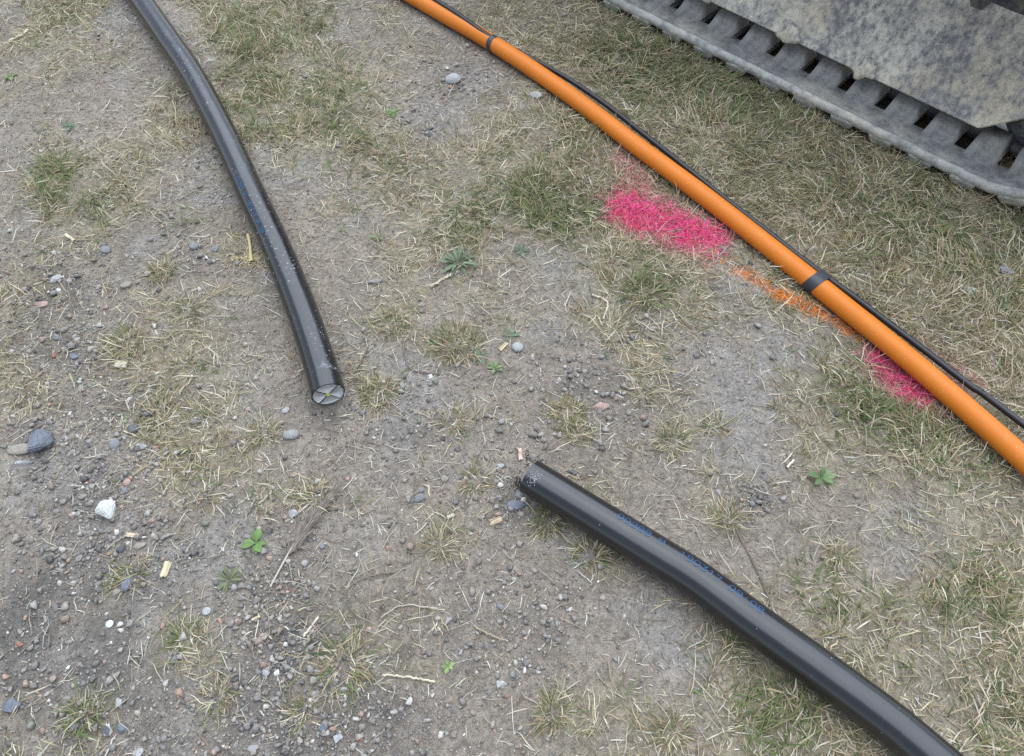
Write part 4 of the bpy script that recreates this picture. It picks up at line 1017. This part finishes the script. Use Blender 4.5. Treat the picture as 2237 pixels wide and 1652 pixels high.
weed('rosette_weed', 1000, 572, 46, 18, .20, (0.125, 0.160, 0.095), 'large grey-green rosette of lobed leaves left of the pink mark', 6, 1.30, .5)
weed('seedling_weed', 825, 522, 20, 6, .35, (0.15, 0.19, 0.10), 'small grey-green seedling right of the speckled cable', 7)
weed('seedling_weed', 1140, 546, 24, 5, .42, WD, 'flat seedling right of the large grey-green rosette', 8)
weed('seedling_weed', 1050, 785, 23, 4, .40, WD, 'dull green weed just above the flat muted one', 9)
weed('seedling_weed', 948, 749, 18, 4, .40, (0.14, 0.20, 0.08), 'small green leaves at the left side of the broad straw tuft', 10)
weed('rosette_weed', 1112, 735, 28, 6, .25, WD, 'dark weed beside the pale rounded stone in the centre', 11)
weed('seedling_weed', 155, 279, 20, 5, .5, WD, 'small green weed on bare soil at the upper left', 12)
weed('seedling_weed', 24, 170, 20, 5, .45, (0.15, 0.19, 0.07), 'small yellowish weed at the upper left edge', 13)
weed('seedling_weed', 860, 250, 18, 5, .45, WG, 'small green leaves in the grass between speckled cable and pipe', 14)

# ------------------------------------------------------------------ stalks, chips, plume, root
def stalk(name, pts, wpx, col, label, cat, z0=0.004, group=None):
    W = np.array([G(x, y) for x, y in pts]); W[:, 2] = hgt(W[:, 0], W[:, 1]) + z0
    P_ = spline(W, 24) if len(pts) > 2 else np.linspace(W[0], W[1], 8)
    rr = np.random.default_rng(int(pts[0][0] * 7 + pts[0][1]))
    P_[1:-1] += rr.normal(0, 0.0006, (len(P_) - 2, 3))
    V, F, uv = tube_data(P_, mpp(*pts[0]) * wpx * 0.5, 7, 0.6)
    o = mesh_np(name, V, F, M['wood'], np.tile(np.array(col), (len(V), 1)) * np.repeat(rr.uniform(.8, 1.2, len(P_)), 8)[:, None], smooth=True)
    tag(o, label, cat, group); return o
SC, SB = (0.52, 0.46, 0.33), (0.17, 0.135, 0.105)
stalk('dry_stalk', [(941, 626), (966, 610), (991, 594)], 5, SC, 'thick pale straw stalk below the large grey-green rosette', 'straw')
stalk('dry_stalk', [(1293, 646), (1327, 659), (1324, 680), (1318, 698)], 4, SC, 'bent pale straw left of the dense green-based tussock', 'straw')
stalk('twig', [(1610, 1160), (1650, 1236), (1694, 1340)], 4, SB, 'long thin brown twig running behind the right cable', 'twig')
stalk('dry_stalk', [(836, 1475), (890, 1480), (950, 1491)], 4.5, SC, 'long pale stalk right of the dark flattened tussock', 'straw')
stalk('dry_stalk', [(664, 1392), (682, 1370), (697, 1350)], 5, SC, 'short pale split stalk right of the gravel stream', 'straw')
stalk('dry_stalk', [(269, 940), (285, 946), (299, 954)], 3.5, SC, 'pale straw beside the dark round pebble at left', 'straw')
stalk('twig', [(231, 1200), (250, 1184), (272, 1170), (277, 1160)], 3, (0.36, 0.31, 0.24), 'thin curved stem below the white rock', 'twig')
stalk('twig', [(745, 1310), (780, 1270), (830, 1255), (862, 1250)], 3.5, SB, 'thin curved brown stem on soil right of the plume', 'twig')
stalk('dry_stalk', [(833, 1350), (880, 1322), (940, 1330), (972, 1335)], 3, (0.42, 0.36, 0.27), 'long pale curved stem at lower centre', 'straw')
stalk('twig', [(1040, 1372), (1080, 1392), (1110, 1402)], 3.5, (0.36, 0.29, 0.2), 'straight tan stem left of the lower right cable', 'twig')
stalk('twig', [(805, 760), (790, 790), (773, 815)], 4, SB, 'short dark twig right of the left cable end', 'twig')
stalk('twig', [(880, 745), (885, 780), (900, 810), (960, 818)], 3, SB, 'curved thin brown stem below the tall green blades', 'twig')
stalk('dry_stalk', [(145, 515), (165, 530)], 7, (0.55, 0.49, 0.34), 'flat pale stick on the grass at the upper left', 'straw')
stalk('dry_stalk', [(1720, 1020), (1735, 1003)], 5, (0.60, 0.56, 0.45), 'short white straw on the soil above the right cable', 'straw')
stalk('dry_stalk', [(20, 92), (45, 80), (62, 66)], 5, SC, 'long pale straw at the top left corner', 'straw')

def chip(x, y, lpx, wpx, rz, col, label, seed):
    c = G(x, y); m_ = mpp(x, y); rr = np.random.default_rng(4000 + seed); L_, W_, H_ = lpx * m_ * .5, wpx * m_ * .5, max(.0018, wpx * m_ * .16)
    V, F = [], []
    xs = np.linspace(-1, 1, 6); prof = np.linspace(-1, 1, 5)
    bm = bmesh.new(); top, bot = [], []
    for a_ in xs:
        ra, rb = [], []
        for b_ in prof:
            jx = (rr.normal(0, .10) if abs(a_) == 1 else 0) * 1.0
            jy = rr.normal(0, .05)
            zt = H_ * (1 + .35 * math.sin(b_ * 4 + seed) + rr.normal(0, .12))
            ra.append(bm.verts.new(((a_ + jx) * L_, (b_ + jy) * W_, zt))); rb.append(bm.verts.new(((a_ + jx) * L_, (b_ + jy) * W_, -H_ * .3)))
        top.append(ra); bot.append(rb)
    for a_ in range(5):
        for b_ in range(4):
            bm.faces.new((top[a_][b_], top[a_ + 1][b_], top[a_ + 1][b_ + 1], top[a_][b_ + 1])); bm.faces.new((bot[a_][b_], bot[a_][b_ + 1], bot[a_ + 1][b_ + 1], bot[a_ + 1][b_]))
        for b_ in (0, 4): bm.faces.new((top[a_][b_], bot[a_][b_], bot[a_ + 1][b_], top[a_ + 1][b_]) if b_ == 0 else (top[a_][b_], top[a_ + 1][b_], bot[a_ + 1][b_], bot[a_][b_]))
    for a_ in (0, 5):
        for b_ in range(4): bm.faces.new((top[a_][b_], top[a_][b_ + 1], bot[a_][b_ + 1], bot[a_][b_]))
    bmesh.ops.recalc_face_normals(bm, faces=bm.faces)
    me = bpy.data.meshes.new('wood_chip'); bm.to_mesh(me); bm.free(); me.materials.append(M['wood'])
    a = me.color_attributes.new('Col', 'FLOAT_COLOR', 'POINT'); n_ = len(me.vertices); cv = np.ones((n_, 4), dtype=np.float32)
    ys = np.array([v.co.y for v in me.vertices]); cv[:, :3] = np.array(col)[None] * (0.9 + 0.22 * np.sin(ys / W_ * 9 + seed))[:, None]
    a.data.foreach_set('color', cv.ravel())
    o = link(bpy.data.objects.new('wood_chip', me)); o.location = (c[0], c[1], float(hgt(c[0], c[1])) + .0035); o.rotation_euler = (rr.normal(0, .08), rr.normal(0, .08), rz)
    tag(o, label, 'wood chip', 'wood chips'); return o
CW = (0.56, 0.46, 0.30)
chip(266, 798, 24, 18, .0, (0.55, 0.50, 0.38), 'square pale wood chip in the dry grass at left', 1)
chip(1083, 1138, 26, 13, .35, (0.50, 0.38, 0.25), 'tan wood chip below the blue-grey slab by the right cable', 2)
chip(361, 1242, 36, 15, 1.5, CW, 'upright pale split wood chip at lower left', 3)
chip(290, 1169, 30, 9, -.15, CW, 'narrow pale wood sliver below the white rock', 4)
chip(1136, 995, 8, 26, .1, (0.62, 0.42, 0.34), 'pale pinkish paper-like chip behind the ragged cable end', 5)
chip(1100, 760, 24, 8, .9, CW, 'pale slanted chip beside the centre tuft', 6)
chip(560, 1352, 20, 6, .5, CW, 'small pale chip on the gravel stream', 7)
chip(985, 1128, 16, 8, .4, (0.5, 0.44, 0.34), 'small pale chip left of the tan wood chip', 8)
# dry reed plume
c0, c1 = G(592, 1285), G(724, 1082)
root = empty('dry_plume', (0, 0, 0)); tag(root, 'dry feathery grass plume on a pale stem lying at lower left', 'dry plume')
W = np.array([G(x, y) for x, y in ((592, 1285), (620, 1230), (655, 1172), (690, 1125), (724, 1082))]); W[:, 2] = hgt(W[:, 0], W[:, 1]) + .005
P_ = spline(W, 40); V, F, uv = tube_data(P_, 0.0016, 7, 0.4)
mesh_np('stem', V, F, M['wood'], np.tile((0.46, 0.41, 0.32), (len(V), 1)), parent=root, smooth=True)
rr = np.random.default_rng(77); n = 620
tpos = rr.uniform(.30, 1.0, n); idx = (tpos * (len(P_) - 1)).astype(int); ax = math.atan2(*(P_[-1] - P_[0])[1::-1])
sg = np.where(rr.random(n) < .78, -1, 1)
V, F, C = blades(P_[idx, 0], P_[idx, 1], P_[idx, 2], ax + sg * rr.uniform(.05, .42, n), rr.uniform(1.30, 1.57, n), rr.uniform(.026, .052, n) * (1.2 - .55 * tpos), rr.uniform(.0009, .0018, n), rr.uniform(0, .1, n),
                 np.array([(0.27, 0.225, 0.185)]) * rr.uniform(.7, 1.3, (n, 1)), rr)
tag(mesh_np('plume', V, F, M['straw'], C, parent=root), kind='stuff')
# yellow fibrous root by the left cable
root = empty('root_piece', (0, 0, 0)); tag(root, 'yellowish fibrous root lying against the left cable', 'root')
W = np.array([G(x, y) for x, y in ((544, 518), (549, 540), (550, 560), (553, 580))]); W[:, 2] = hgt(W[:, 0], W[:, 1]) + .007
V, F, uv = tube_data(spline(W, 20), .0035, 8, 1.2)
mesh_np('root_stem', V, F, M['wood'], np.tile((0.50, 0.38, 0.19), (len(V), 1)), parent=root, smooth=True)
n = 170; c = G(548, 570)
rx, ry = c[0] + rr.normal(0, .016, n), c[1] + rr.normal(0, .012, n)
V, F, C = blades(rx, ry, hgt(rx, ry) + .002, rr.uniform(0, 6.28, n), rr.uniform(.9, 1.5, n), rr.uniform(.006, .018, n), rr.uniform(.001, .0022, n), rr.uniform(0, .6, n), np.array([(0.55, 0.45, 0.26)]) * rr.uniform(.7, 1.25, (n, 1)), rr)
tag(mesh_np('root_fibres', V, F, M['straw'], C, parent=root), kind='stuff')

# black plastic shavings at the right cable's end and in the grit
def shavings(x, y, spread, n, label, seed, z0=0.0):
    rr = np.random.default_rng(seed); c = G(x, y); V, F, off = [], [], 0
    for q in range(n):
        tv, tf = TEMPL[q % 10]; s_ = rr.uniform(.0008, .0024); p = np.array([c[0] + rr.normal(0, spread), c[1] + rr.normal(0, spread), 0]); p[2] = hgt(p[0], p[1]) + z0 * rr.random() + .001
        V.append(tv * s_ * [1.4, .7, .7] @ rotmats(1, rr, 1.2)[0].T + p); F.append(tf + off); off += len(tv)
    o = mesh_np('plastic_shavings', np.concatenate(V), np.concatenate(F), M['blackbit']); tag(o, label, 'plastic shavings', kind='stuff')
shavings(1134, 1062, .006, 80, 'ragged black plastic shavings at the lower edge of the right cable end', 91, .024)
shavings(1152, 1022, .003, 26, 'small black burr of plastic on the upper edge of the right cable end', 92, .055)
shavings(1655, 1092, .014, 50, 'black plastic crumbs in the grit above the right cable', 93)
shavings(415, 1215, .010, 30, 'dark crumbs beside the upright wood chip', 94)
shavings(725, 870, .05, 90, 'black crumbs scattered around the left cable end', 95)
